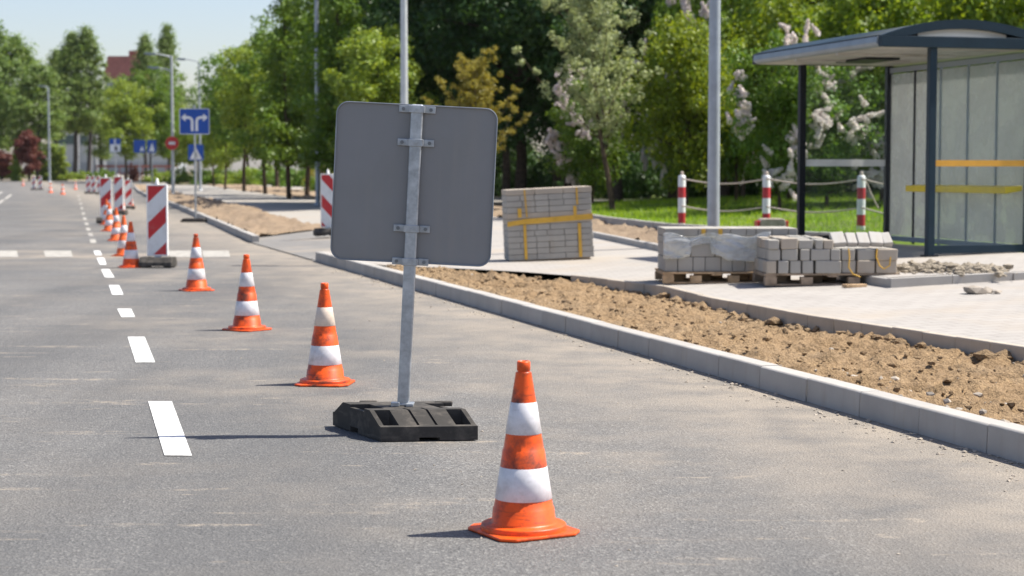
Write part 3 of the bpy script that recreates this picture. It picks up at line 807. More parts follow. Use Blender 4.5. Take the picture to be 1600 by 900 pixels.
lamp('slim grey lamp pole rising directly above the grey sign panel', 632, 0, 9.5, .105, .07, [(-1, 0, 1.3)], 'pole_pale', loc=atd(632.5, 45.0))
lamp('thin grey lamp pole among the roadside trees left of the grey sign panel', 496, 0, 10, .10, .08, [(-1, 0, 1.4)], loc=atd(497, 74))
l2 = lamp('distant double-armed street lamp above the round red sign', 271, 0, 8.6, .10, .075, [(-1, .1, 1.0), (-1, .95, .8)], 'pole_pale', loc=atd(271.5, 112))
lamp('very distant single-armed street lamp between two-arrow sign and poplars', 316, 0, 9.6, .10, .06, [(-1, 0, 1.0)], loc=atd(314, 135))
lamp('distant pale lamp pole beside the purple bush at far left', 78, 0, 12.0, .15, .10, [(-1, 0, .6)], loc=atd(79, 230))
# round red sign fixed to the double lamp
p = l2.location; k = F / p.y
rs = thing('no_entry_sign', 'round red sign with a white bar fixed to the double-armed lamp', 'road sign', (p.x, p.y - .22, CH + (268 - 224) / k))
mb = MB(); mb.prism([(.42 * math.cos(2 * math.pi * i / 28), .42 * math.sin(2 * math.pi * i / 28)) for i in range(28)], 'y', -.02, .01); mb.build('disc', M['red'], rs, fix=True)
mb = MB(); mb.box((0, -.024, 0), (.40, .006, .17)); mb.build('bar', M['sign_white'], rs)
mb = MB(); mb.box((0, .05, 0), (.10, .08, .10)); mb.build('clamp', M['galv'], rs)

# ------------------------------------------------------------------ pallets and blocks
def make_pallet(lab, loc, rz, w=1.2, dep=.9, m='wood'):
    o = thing('pallet', lab, 'pallet', loc, rz, 'wooden pallets on the sidewalk')
    nb = 7
    mb = MB()
    for i in range(nb): mb.box((0, -dep / 2 + .05 + (dep - .1) * i / (nb - 1), .133), (w, .098, .022))
    mb.build('deck', M[m], o, bevel=.003)
    mb = MB()
    for x in (-w / 2 + .07, 0, w / 2 - .07): mb.box((x, 0, .111), (.12, dep, .02))
    mb.build('stringer_board', M[m], o, bevel=.003)
    for x in (-w / 2 + .07, -w * .19, w * .16, w / 2 - .07):
        for y in (-dep / 2 + .06, 0, dep / 2 - .06):
            b = MB(); b.box((x if y < -.1 else max(-w / 2 + .10, min(w / 2 - .10, x + (0 if y < -.1 else w * (.10 if y < .1 else -.09)))), y, .060), (.14 if y < -.1 else .2, .12, .082)); b.build('block', M[m], o, bevel=.004)
    mb = MB()
    for y in (-dep / 2 + .05, 0, dep / 2 - .05): mb.box((0, y, .010), (w, .09, .018))
    mb.build('bottom_board', M[m], o, bevel=.003)
    return o
def course(mb, w, dep, z, h, lens, jit=.004, y_only_front=False):
    x = -w / 2
    for ln in lens:
        if x + ln > w / 2 + .01: ln = w / 2 - x
        if ln < .03: break
        mb.box((x + ln / 2, random.uniform(-jit, jit), z + h / 2 - .002), (ln - random.uniform(.004, .010), dep, h - .005))
        x += ln
# film wrapped pallet
pw = gp(1118, 443); pw = Vector((pw.x, pw.y + .45, pw.z)); yaw = R(1.5)
make_pallet('pale wooden pallet under the film-wrapped block pack', pw, yaw, 1.34, .95)
pack = thing('block_pack', 'pack of grey blocks half covered in clear torn film', 'block pack', pw + Vector((0, 0, .147)), yaw)
mb = MB()
course(mb, 1.28, .86, 0, .185, [.16, .19, .15, .2, .14, .16, .15, .2], .01)
course(mb, 1.28, .86, .185, .165, [.32, .3, .34, .32], .01)
mb.build('lower_course', M['block'], pack, bevel=.006)
mb = MB(); course(mb, 1.29, .87, .35, .09, [.64, .65], .004); mb.build('middle_course', M['block'], pack, bevel=.006)
mb = MB(); x = -.645
for i, ln in enumerate([.42, .1, .2, .1, .2, .12, .2, .2, .12]):
    mb.box((x + ln / 2, .02, .4875), (ln - .006, .84, .094)); x += ln
mb.build('top_course', M['block'], pack, bevel=.006)
for x in (-.16, .05): b = MB(); b.box((x, -.403, .4875), (.05, .012, .085)); b.build('strap', M['strap'], pack)
# crumpled film draped over front and sides
nx, nz = 60, 26; vs = []; fs = []
for i in range(nx + 1):
    u = i / nx; x = -.665 + 1.33 * u
    low = .16 - .05 * math.sin(u * 9) + .10 * abs(math.sin(u * 5.2)) + (.12 if .25 < u < .45 else 0) - .1 * u
    hi = .462 + .035 * abs(math.sin(u * 11 + .5)) - .05 * math.sin(u * 6.3) ** 2
    for j in range(nz + 1):
        v = j / nz; z = low + (hi - low) * v
        y = -.450 - .022 * vnoise(u * 9 + v * 5, v * 3 + 3) - .012 * vnoise(u * 22 - v * 14, v * 5) - .006 * vnoise(u * 60 + v * 30, v * 12)
        vs.append((x, y, z))
for i in range(nx):
    for j in range(nz): k = i * (nz + 1) + j; fs.append((k, k + 1, k + nz + 2, k + nz + 1))
mb = MB(); mb.add(vs, fs, True); f = mb.build('film', M['film'], pack); f.modifiers.new('s', 'SOLIDIFY').thickness = .0008

# loose stack on the second pallet
pl = gp(1298, 446); pl = Vector((pl.x, pl.y + .40, pl.z)); yaw2 = R(2.5)
make_pallet('weathered grey pallet under the loose stack of blocks', pl, yaw2, 1.62, .86, 'wood_grey')
Rm = Matrix.Rotation(yaw2, 4, 'Z')
def loose(name, lab, grp, c, d, m, rz=0, ry=0, rx=0):
    b = MB(); b.box((0, 0, d[2] / 2), d)
    wp = pl + Rm.to_3x3() @ Vector((c[0], c[1], 0)); wp.z = pl.z + .146 + c[2]
    o = b.build(name, m, None, wp, (rx, ry, yaw2 + rz), bevel=.011); return tag(o, lab, 'paving block', grp)
layers = [(0, .152, 'bottom'), (.153, .135, 'middle'), (.289, .135, 'top')]
for li, (z, h, nm) in enumerate(layers):
    for row in range(3):
        x = -.80 + (.02 if li else 0); yy = -.29 + row * .285
        lens = [.13, .14, .15, .16, .33, .18, .22, .26] if li == 0 else ([.17, .20, .14, .24, .13, .18, .24, .26] if li == 1 else [.14, .22, .20, .10, .13])
        for ln in lens:
            if x + ln > .80: break
            edge = 'in the front row' if row == 0 else ('in the middle row' if row == 1 else 'in the back row')
            loose('paving_block', f'grey block of the loose stack on the weathered pallet, {nm} layer, {edge}', f'loose paving blocks, {nm} layer, {edge}',
                  (x + ln / 2, yy + random.uniform(-.03, .02), z), (ln - random.uniform(.010, .032), .275, h - (random.uniform(0, .03) if li == 2 else 0)), M['block_warm'] if random.random() < .35 else M['block'], R(random.uniform(-4, 4)), R(random.uniform(-.8, .8)))
            x += ln
x = 0.005
for i in range(6):
    w_ = [.17, .13, .15, .16, .12, .09][i]
    if x + w_ > .815: break
    loose('kerb_slab', 'whitish thin slab leaning back on the right half of the loose stack', 'whitish slabs leaning on the loose stack', (x + w_ / 2, -.385 + random.uniform(-.012, .012), .335), (w_ - random.uniform(.003, .010), .07, .215 + random.uniform(-.012, .012)), M['block_pale'], R(random.uniform(-2, 2)), R(random.uniform(-5, 5)), R(-55))
    x += w_
for dx, lab in ((.18, 'short torn yellow strap hanging on the loose stack, left one'), (.52, 'looped torn yellow strap hanging on the loose stack, right one')):
    wp = pl + Rm.to_3x3() @ Vector((dx, -.455, -.06))
    pts = [(0, 0, .50), (-.01, -.01, .40), (.03, -.015, .30), (.08, -.02, .26), (.15, -.015, .30), (.16, -.01, .40)] if dx > .3 else [(0, 0, .5), (.01, -.01, .4), (.0, -.02, .28), (.05, -.02, .2), (.14, -.03, .165)]
    mb = MB(); mb.tube(pts, .008, 6); tag(mb.build('torn_strap', M['strap'], None, wp), lab, 'strap', 'torn straps on the loose stack')
p = gp(1335, 449); o = link('plank_scrap', None, None, p) if False else MB().box((0, 0, .02), (.28, .10, .035)).build('wood_scrap', M['wood'], None, p, (0, 0, R(20)), bevel=.004); tag(o, 'splintered scrap of pale wood lying before the weathered pallet', 'wood scrap')

# tall strapped stack
ps = gp(858, 407.5); tall = thing('block_stack', 'tall strapped stack of grey blocks leaning slightly left', 'block stack', ps + Vector((0, .38, .0)), R(6))
lean = (0, R(-2.6), 0)
SW, SD, CHh = 1.34, .75, .0925
z = .03
MB().box((0, 0, .02), (SW * .92, SD * .9, .05)).build('skid', M['wood_grey'], tall, rot=lean)
patt = [[.45, .45, .45], [.25, .2, .2, .45, .25], [.2, .25, .2, .25, .2, .3], [.25, .2, .45, .2, .25], [.2, .22, .2, .27, .22, .25], [.27, .2, .2, .45, .3], [.67, .67], [.67, .67], [.45, .22, .45, .22], [.25, .2, .22, .23, .22, .22], [.22, .22, .22, .22, .22, .24], [.45, .45, .45]]
for i in range(12):
    mb = MB(); course(mb, SW, SD, z, CHh, patt[i], .005); mb.build('course', M['block'] if i not in (6, 7, 11) else M['block_warm'], tall, rot=lean, bevel=.005); z += CHh
def band(x0, z0, x1, z1, w):
    b = MB(); y = -SD / 2 - .012
    if abs(x1 - x0) > abs(z1 - z0): b.hexa([(x0, y, z0 - w / 2), (x1, y, z1 - w / 2), (x1, y + .006, z1 - w / 2), (x0, y + .006, z0 - w / 2)], [(x0, y, z0 + w / 2), (x1, y, z1 + w / 2), (x1, y + .006, z1 + w / 2), (x0, y + .006, z0 + w / 2)])
    else: b.hexa([(x0 - w / 2, y - .007, z0), (x0 + w / 2, y - .007, z0), (x0 + w / 2, y - .002, z0), (x0 - w / 2, y - .002, z0)], [(x1 - w / 2, y - .007, z1), (x1 + w / 2, y - .007, z1), (x1 + w / 2, y - .002, z1), (x1 - w / 2, y - .002, z1)])
    b.build('strap', M['strap'], tall, rot=lean)
band(-SW / 2, .60, -.42, .63, .075); band(-.42, .63, SW / 2, .665, .085)
band(-.40, .04, -.40, .58, .045); band(.46, .04, .46, .57, .05); band(-.47, .70, -.47, .84, .06); band(.40, .70, .40, .84, .05); band(-.36, .70, -.38, 1.13, .02); band(.44, .86, .44, 1.13, .025)
b = MB(); b.box((SW / 2 + .008, 0, .665), (.006, SD, .085)); b.box((SW / 2 + .008, 0, .665), (.005, SD * .5, .05)); b.build('strap', M['strap'], tall, rot=lean)

# ------------------------------------------------------------------ rope fence posts
POSTS = [(1065, 353, 37.0), (1197, 0, 35.0), (1345, 0, 33.0)]
bp = []
def make_post():
    o = thing('bollard', '', 'bollard', group='red and white rope posts by the lawn')
    MB().lathe([(.078, 0), (.078, 1.06), (.07, 1.085), (.05, 1.10)], 18).build('post', M['post_rw'], o)
    MB().lathe([(.03, 1.10), (.035, 1.12), (.03, 1.16), (.012, 1.175)], 12).build('knob', M['rope'], o)
    return o
for i, (px, _, Y) in enumerate(POSTS):
    p = atd(px, Y)
    o = make_post() if i == 0 else copy_tree(POST)
    if i == 0: POST = o
    h = (CH - p.z) / 1.17; o.scale = (1, 1, max(.85, h)); o.location = p; bp.append((p, max(.85, h)))
    o['label'] = ['red and white rope post left of the thick lamp pole', 'red and white rope post between lamp pole and far shelter post', 'red and white rope post seen through the far shelter glass'][i]
bp.append((atd(1475, 31.2), 1.0))
names = ['between the two left rope posts', 'between the two right rope posts', 'running right from the post behind the glass']
for i in range(3):
    for z, zn in ((1.03, 'upper'), (.50, 'lower')):
        a = bp[i][0] + Vector((.0, -.08, z * bp[i][1])); b = bp[i + 1][0] + Vector((0, -.08, z * bp[i + 1][1] - (.0 if i < 2 else .1)))
        pts = [a.lerp(b, k / 12) - Vector((0, 0, .10 * math.sin(math.pi * k / 12))) for k in range(13)]
        mb = MB(); mb.tube(pts, .016, 6); tag(mb.build('rope', M['rope']), f'{zn} pale sagging rope {names[i]}', 'rope', 'ropes of the post fence')
a = bp[2][0] + Vector((.06, -.08, 1.0)); mb = MB(); mb.tube([a, a + Vector((.10, -.02, -.25)), a + Vector((.24, -.02, -.52))], .012, 6)
tag(mb.build('rope', M['rope']), 'loose rope end hanging right of the post behind the glass', 'rope', 'ropes of the post fence')
p = atd(1205, 33.6); o = thing('barrier_foot', 'pale concrete barrier foot with red ends behind the pallets', 'barrier foot', p, R(4))
MB().prism([(-.24, .0), (.24, .0), (.24, .30), (.20, .345), (-.20, .345), (-.24, .30)], 'y', -.18, .18).build('block', M['stone'], o, fix=True, bevel=.02)
for x in (-.27, .27): b = MB(); b.box((x, 0, .165), (.055, .30, .28)); b.build('red_end', M['red'], o, bevel=.015)

# ------------------------------------------------------------------ bus shelter
sb = gp(1452, 401)
sh = thing('bus_shelter', 'dark blue bus shelter with arched roof, dusty glass and yellow rails', 'bus shelter', sb, math.atan2(.273, .962))
LN, DP = 4.15, 1.53
ZB = 2.86   # underside of the beam
for x, y, m in ((0, 0, 'navy'), (DP, 0, 'navy'), (0, LN, 'black_paint'), (DP, LN, 'black_paint')):
    b = MB(); b.box((x, y, ZB / 2 + (.01 if y == 0 else .03)), (.105, .105, ZB + (.02 if y == 0 else .06))); b.build('post', M[m], sh, bevel=.008)
X0, X1 = -.82, 1.74
def arc(x, rise): 
    c = (X0 + X1) / 2; h = (X1 - X0) / 2; return rise * (1 - ((x - c) / h) ** 2)
for y, m in ((-.055, 'navy'), (LN + .055, 'black_paint')):
    b = MB(); b.box(((X0 + X1) / 2, y, ZB + .075), (X1 - X0, .10, .15)); b.build('beam', M[m], sh, bevel=.006)
    n = 36; vs = []; fs = []
    for i in range(n + 1):
        x = X0 + (X1 - X0) * i / n; zo = ZB + .152 + arc(x, .235); zi = max(ZB + .151, ZB + .152 + arc(x, .235) - .125)
        for yy in (y - .05, y + .05): vs += [(x, yy, zi), (x, yy, zo)]
    for i in range(n):
        k = 4 * i; fs += [(k, k + 4, k + 5, k + 1), (k + 2, k + 3, k + 7, k + 6), (k + 1, k + 5, k + 7, k + 3), (k, k + 2, k + 6, k + 4)]
    mb = MB(); mb.add(vs, fs); mb.build('arch', M[m], sh, fix=True)
# arched roof skin
n = 24; vs = []; fs = []
for i in range(n + 1):
    x = X0 + .02 + (X1 - X0 - .04) * i / n
    for y in (.0, LN): vs += [(x, y, ZB + .155 + arc(x, .225)), (x, y, ZB + .130 + arc(x, .225))]
for i in range(n):
    k = 4 * i; fs += [(k, k + 4, k + 6, k + 2), (k + 1, k + 3, k + 7, k + 5), (k, k + 1, k + 5, k + 4), (k + 2, k + 6, k + 7, k + 3)]
mb = MB(); mb.add(vs, fs, True); mb.build('roof', M['navy'], sh, fix=True)
b = MB(); b.prism([(X0 + .0, ZB + .02), (X0 + .055, ZB + .0), (X0 + .055, ZB + .145), (X0 - .02, ZB + .14), (X0 - .03, ZB + .06)], 'y', .0, LN); b.build('gutter', M['alu'], sh, fix=True, bevel=.006)
b = MB(); b.box((X1 - .03, LN / 2, ZB + .07), (.05, LN, .14)); b.build('rear_fascia', M['navy'], sh)
# soffit in pieces; a black slab stands in for the shade of an opening
b = MB()
b.box((-.40, LN / 2, ZB + .01), (.72, LN - .02, .02)); b.box((.85, LN / 2, ZB + .016), (1.70, LN - .02, .02))
b.build('soffit', M['soffit'], sh)
b = MB(); b.box((.35, 2.6, ZB - .012), (.55, 1.0, .03)); b.build('dark_opening_slab', M['black_paint'], sh)
for y in (1.4, 2.8): b = MB(); b.box((.2, y, ZB - .012), (1.9, .06, .03)); b.build('cross_rail', M['soffit'], sh)
n = 20; vs = []; fs = []
for i in range(n + 1):
    x = X0 + .6 + (X1 - X0 - 1.2) * i / n; vs += [(x, .01, ZB + .151), (x, .01, ZB + .15 + arc(x, .235) - .09)]
for i in range(n): fs.append((2 * i, 2 * i + 2, 2 * i + 3, 2 * i + 1))
mb = MB(); mb.add(vs, fs); mb.build('end_light', M['opal'], sh)
# near end wall
b = MB(); b.box((DP / 2, 0, .10), (DP - .106, .07, .11)); b.build('bottom_rail', M['navy'], sh, bevel=.005)
b = MB(); b.box((DP / 2, .0, 1.50), (DP - .11, .010, 2.66)); g1 = b.build('glass_panel', M['glass_clear'], sh)
b = MB(); b.box((DP / 2, -.009, 1.285), (DP - .12, .004, .085)); b.build('decal_band', M['amber'], g1)
# far end wall
b = MB(); b.box((DP / 2, LN, .10), (DP - .106, .06, .10)); b.build('bottom_rail', M['black_paint'], sh)
b = MB(); b.box((DP / 2, LN, 1.50), (DP - .11, .010, 2.66)); g2 = b.build('glass_panel', M['glass_clear'], sh)
b = MB(); b.box((DP / 2, LN - .009, 1.31), (DP - .12, .004, .11)); b.build('decal_band', M['white'], g2)
# back wall
NP = 5; pw_ = (LN - .11) / NP
for i in range(NP):
    y = .055 + pw_ * (i + .5)
    b = MB(); b.box((DP, y, 1.44), (.010, pw_ - .05, 2.58)); b.build('glass_panel', M['glass_frost'], sh)
for i in range(1, NP):
    b = MB(); b.box((DP, .055 + pw_ * i, 1.42), (.036, .04, 2.78)); b.build('mullion', M['alu'] if i < 4 else M['black_paint'], sh, bevel=.004)
for z in (.10, 2.79): b = MB(); b.box((DP, LN / 2, z), (.045, LN - .11, .08)); b.build('rail', M['wall2'], sh)
perch = MB(); perch.prism([(1.20, .86), (1.47, .90), (1.47, .97), (1.20, .955)], 'y', .06, 2.95); pb = perch.build('perch_seat', M['yellow'], sh, fix=True, bevel=.012)
for y in (.5, 1.5, 2.45): b = MB(); b.box((1.45, y, .88), (.12, .05, .05)); b.build('seat_bracket', M['black_paint'], pb)
b = MB(); b.box((1.34, 2.35, .43), (.06, .06, .86)); b.build('seat_leg', M['black_paint'], pb, bevel=.004)
for x, y in ((.0, -.0), (DP, 0), (0, LN), (DP, LN)): b = MB(); b.box((x, y, .012), (.18, .18, .02)); b.build('foot_plate', M['black_paint'], sh)

# ------------------------------------------------------------------ buildings and fence far off
def bldg_box(o, nm, x0, x1, y0, y1, z0, z1, m):
    b = MB(); b.box(((x0 + x1) / 2, (y0 + y1) / 2, (z0 + z1) / 2), (x1 - x0, y1 - y0, z1 - z0)); return b.build(nm, M[m], o)
BY = 330; q = lambda px: (px - 800) / F * BY
base_z = far(BY)
pav = thing('pavilion', 'low grey pavilion with dark window band behind the poplars', 'building', (q(175), BY, base_z))
k = F / BY; loc = lambda px: q(px) - q(175)
wl = bldg_box(pav, 'wall', loc(84), loc(270), 0, 14, -.5, (270 - 192) / k, 'wall')
for a, b_ in ((86, 118), (128, 139), (196, 246)):
    w_ = bldg_box(pav, 'window', loc(a), loc(b_), -.06, .02, (270 - 222) / k, (270 - 208) / k, 'window')
    MB().box(((loc(a) + loc(b_)) / 2, -.08, (270 - 223) / k), (loc(b_) - loc(a) + .3, .12, .25)).build('sill', M['wall2'], w_)
for a in (122, 143, 152, 164): bldg_box(pav, 'column', loc(a), loc(a) + .55, -.55, -.1, -.5, (270 - 192) / k, 'white')
bldg_box(pav, 'roof', loc(82), loc(272), -.8, 14.5, (270 - 192) / k, (270 - 188) / k, 'wall2')
bldg_box(pav, 'plinth', loc(84.5), loc(269.5), -.12, -.02, -.5, (270 - 250) / k, 'wall2')
tw = thing('tower_block', 'tall grey house with a red tiled roof between the poplars', 'building', (q(192) * (BY + 20) / BY, BY + 20, base_z)); k = F / (BY + 20); lw = 3.7
bldg_box(tw, 'wall', -2.9, lw, 0, 10, -.5, (270 - 122) / k, 'wall2')
rf = MB(); zr = (270 - 122) / k; zt = (270 - 86) / k
rf.prism([(-3.3, zr), (lw + .4, zr), (lw - .9, zt), (-2.4, zt)], 'y', -.4, 10.4); rr = rf.build('roof', M['roof_red'], tw, fix=True)
bldg_box(rr, 'chimney', 1.2, 2.7, 2, 5, zt - 1.5, zt + 1.2, 'roof_red')
for zz in (6, 9.5, 13, 16):
    for xx in (-2, 0.5): w_ = bldg_box(tw, 'window', xx, xx + 1.2, -.05, .02, zz, zz + 1.5, 'window')
fc = thing('red_fence', 'low red railing in front of the grey pavilion', 'fence', (0, 0, 0)); a = gp(150, 279); b_ = gp(272, 279)
d = 1.0 / 1; Yf = 250; x0, x1 = (152 - 800) / F * Yf, (278 - 800) / F * Yf; zf_ = far(Yf)
fc.location = (x0, Yf, zf_)
mb = MB(); mb.box(((x1 - x0) / 2, 0, 1.85), (x1 - x0, .08, .28)); mb.build('top_rail', M['fence_red'], fc)
mb = MB(); mb.box(((x1 - x0) / 2, 0, .9), (x1 - x0, .06, .12)); mb.build('bottom_rail', M['fence_red'], fc)
for i in range(8): b = MB(); b.box(((x1 - x0) * i / 7, .07, .95), (.12, .05, 2.1)); b.build('post', M['fence_red'], fc)

# ------------------------------------------------------------------ trees
def leaves(clumps, per, L, m, name, aspect=.6, up=.35, soft=False):
    """clumps (n,4): many leaf rhombs round each centre"""
    n = len(clumps); c = np.repeat(clumps, per, axis=0); N = len(c)
    d = rng.normal(size=(N, 3)); d /= np.linalg.norm(d, axis=1)[:, None]
    rad = rng.random(N) ** .45 if not soft else np.minimum(np.abs(rng.normal(size=N)) * .75, 1.25)
    p = c[:, :3] + d * (rad * c[:, 3])[:, None] * np.array([1, 1, .75])
    nr = d * .7 + rng.normal(size=(N, 3)) * .55 + np.array([0, 0, up]); nr /= np.linalg.norm(nr, axis=1)[:, None]
    a = np.cross(nr, rng.normal(size=(N, 3))); a /= np.linalg.norm(a, axis=1)[:, None]; b = np.cross(nr, a)
    s = (L * rng.uniform(.6, 1.25, N))[:, None]
    droop = np.array([0, 0, -.12]) * s
    V = np.stack([p - a * s * .5, p + b * s * aspect * .5, p + a * s * .5 + droop, p - b * s * aspect * .5], axis=1)
    return np_mesh(name, V.reshape(-1, 3), 4, m)
def limbs(mb, tips, trunk, r):
    for tp in tips:
        tp = Vector(tp[:3]); z = max(trunk[0][2], min(tp.z - .25 * (Vector((tp.x, tp.y, 0)).length + .3), trunk[-1][2] * .97))
        f = (z - trunk[0][2]) / max(1e-3, trunk[-1][2] - trunk[0][2]); f = min(.97, max(.03, f)); i = int(f * (len(trunk) - 1)); g_ = f * (len(trunk) - 1) - i
        s = Vector(trunk[i]).lerp(Vector(trunk[min(i + 1, len(trunk) - 1)]), g_)
        mid = s.lerp(tp, .5) + Vector((random.uniform(-.1, .1), random.uniform(-.1, .1), .06 * (tp - s).length))
        rr = r * (1 - .7 * f) * .45
        mb.tube([s, mid, tp], [rr, rr * .6, rr * .15], 5, cap=False)
def trunk_pts(h, bend=.25, n=6):
    x = y = 0; out = []
    for i in range(n + 1):
        out.append((x, y, h * i / n)); x += random.uniform(-bend, bend) * h / n * .3; y += random.uniform(-bend, bend) * h / n * .3
    return out
def make_tree(name, h, r, z0, nclump, cr, per, L, m, bark, r0, kind='round', lab='', cat='tree', group=None, nlimb=30, aspect=.6):
    o = thing(name, lab, cat, (0, 0, 0), 0, group)
    cl = []
    ph = rng.uniform(0, 6.28, 4)
    while len(cl) < nclump:
        d = rng.normal(size=3); d /= np.linalg.norm(d)
        az = math.atan2(d[1], d[0])
        lob = 1 + .22 * math.sin(3 * az + ph[0] + 2 * d[2]) + .16 * math.sin(5 * az + ph[1] - 3 * d[2])
        k = rng.random() ** .38
        if kind == 'round': p = np.array([d[0] * r * lob * k, d[1] * r * lob * k, z0 + (h - z0) * (.5 + .5 * d[2] * k * min(1.08, .9 + .1 * lob))])
        elif kind == 'cone':
            f = rng.random() ** 1.4; rr = r * (1 - f) ** .8 * (.6 + .4 * math.sin(az * 2 + ph[2] + 5 * f)) + .12 * r; a = rng.uniform(0, 6.28); kk = rng.random() ** .5
            p = np.array([math.cos(a) * rr * kk, math.sin(a) * rr * kk, z0 + (h - z0) * f])
        elif kind == 'poplar':
            f = rng.random(); a = rng.uniform(0, 6.28); prof = (math.sin(math.pi * min(1, (f + .10) * .92)) ** .7) * (1 - .25 * f)
            rr = r * prof * (1 + .3 * math.sin(3 * a + ph[0] + 6 * f)); kk = rng.random() ** .45
            p = np.array([math.cos(a) * rr * kk, math.sin(a) * rr * kk, z0 + (h - z0) * f])
        elif kind == 'branchy':   # young tree with rising branches, crown open
            b = len(cl) // 11; s_ = (len(cl) % 11) / 10; a = b * 2.4 + ph[0]; f = (b + .5) / (nclump / 11); ln = r * (1.15 - .75 * f) * (.8 + .3 * math.sin(b * 1.7))
            p = np.array([math.cos(a) * ln * (s_ + .08), math.sin(a) * ln * (s_ + .08), z0 + (h - z0) * f * .82 + ln * (.95 * s_ + .15 * s_ * s_)])
            p[:3] += rng.normal(size=3) * .09
        else: p = np.array([d[0] * r * lob * k, d[1] * r * lob * k, z0 + (h - z0) * (abs(d[2]) * k)])
        q_ = cr * (rng.uniform(.65, 1.3) if kind != 'poplar' else rng.uniform(.4, 1.5)) * (1 if kind != 'branchy' else (1.35 - .75 * s_))
        cl.append([*p, q_])
    cl = np.array(cl)
    link('crown', leaves(cl, per, L, m, name + '_crown', aspect, soft=kind in ('branchy', 'poplar')), o)
    th = z0 + (h - z0) * (.75 if kind != 'shrub' else .35)
    tp = trunk_pts(th)
    mb = MB(); mb.tube([(0, 0, -.15)] + tp, [r0 * 1.25] + [r0 * (1 - .8 * i / (len(tp) - 1)) for i in range(len(tp))], 10)
    if kind == 'branchy':
        for b in range(len(cl) // 11):
            pa = [Vector(cl[b * 11 + j][:3]) for j in (0, 3, 6, 10)]
            mb.tube([Vector((0, 0, min(th, max(.3, pa[0].z - .15))))] + pa, [r0 * .32, r0 * .26, r0 * .2, r0 * .13, r0 * .05], 5, cap=False)
    else: limbs(mb, cl[rng.permutation(len(cl))[:nlimb]], tp, r0)
    mb.build('trunk', M[bark], o)
    return o
def blossoms(o, pts, sz, per=60):
    """panicles of small pale petals as one part of the shrub"""
    cl = []
    for p in pts:
        ax = Vector((random.uniform(-.5, .5), random.uniform(-.5, .5), random.uniform(-.2, .8))).normalized()
        for k in range(4): c = Vector(p) + ax * sz * k * .8; cl.append([*c, sz * (1 - .2 * k)])
    link('blossom', leaves(np.array(cl), per, .055, M['blossom'], 'blossom', .8), o)

GW = 'dense dark trees of the wood behind the lawn'
BIG = [make_tree('broadleaf_tree', 13.5, 4.2, 1.6, 200, 1.0, 150, .23, M['leaf_dark'], 'bark', .24),
       make_tree('broadleaf_tree', 12.5, 3.8, 2.4, 170, 1.0, 150, .22, M['leaf_dark'], 'bark', .20),
       make_tree('broadleaf_tree', 12.0, 3.6, 1.2, 190, .85, 150, .21, M['leaf_mid'], 'bark', .20)]
used = set()
def place(proto, lab, px, Y, a=0, s=1, group=None, mat_=None):
    loc = atd(px, Y)
    if id(proto) not in used:
        used.add(id(proto)); o = proto; o['label'] = lab; o.location = loc; o.rotation_euler = (0, 0, R(a)); o.scale = s if hasattr(s, '__len__') else (s, s, s)
        if group: o['group'] = group
    else: o = dup(proto, lab, loc, R(a), s, group)
    if mat_:
        for ch in o.children:
            if ch.name.startswith('crown'): ch.material_slots[0].link = 'OBJECT'; ch.material_slots[0].material = M[mat_]
    return o
wood = [ # px, Y, proto, rot, scale, label
    (575, 80, 2, 20, 1.0, 'tall mid green tree left of the slim lamp pole'),
    (655, 76, 0, 70, .95, 'dark tree behind the slim lamp pole above the sign'),
    (735, 74, 1, 10, 1.0, 'dark tree rising behind the ochre young tree'),
    (812, 70, 0, 140, 1.0, 'dark tree between the ochre and the silvery young tree'),
    (890, 74, 1, 200, 1.05, 'dark tree behind the silvery young tree, left side'),
    (965, 66, 0, 260, .95, 'dark tree behind the silvery young tree, right side'),
    (1050, 72, 1, 320, 1.0, 'dark tree behind the bright yellow-green tree'),
    (1130, 66, 0, 45, 1.0, 'dark tree behind the thick lamp pole'),
    (1215, 70, 1, 95, 1.0, 'dark tree above the left end of the shelter roof'),
    (1300, 60, 2, 150, .95, 'mid green tree above the shelter gutter'),
    (1385, 66, 0, 10, 1.0, 'dark tree above the near end of the shelter gutter'),
    (1470, 58, 2, 240, .95, 'mid green tree above the shelter arch'),
    (1560, 62, 0, 300, 1.0, 'dark tree above the right part of the shelter arch'),
    (1650, 56, 2, 30, 1.0, 'mid green tree at the right edge of the picture'),
    (690, 96, 0, 50, 1.1, 'dark tree deep in the wood left of the ochre tree'),
    (790, 92, 1, 110, 1.1, 'dark tree deep in the wood right of the ochre tree'),
    (870, 94, 0, 170, 1.1, 'dark tree deep in the wood above the strapped stack'),
    (1010, 90, 1, 230, 1.15, 'dark tree deep in the wood left of the bright tree'),
    (1090, 92, 0, 20, 1.1, 'dark tree deep in the wood right of the bright tree'),
    (1180, 90, 1, 60, 1.15, 'dark tree deep in the wood left of the shelter roof'),
    (1290, 88, 0, 100, 1.1, 'dark tree deep in the wood behind the shelter gutter'),
    (1420, 86, 1, 130, 1.1, 'dark tree deep in the wood behind the shelter roof middle'),
    (1540, 84, 0, 190, 1.1, 'dark tree deep in the wood behind the shelter arch')]
for px, Y, k, a, s, lab in wood: place(BIG[k], lab, px, Y, a, s, GW)
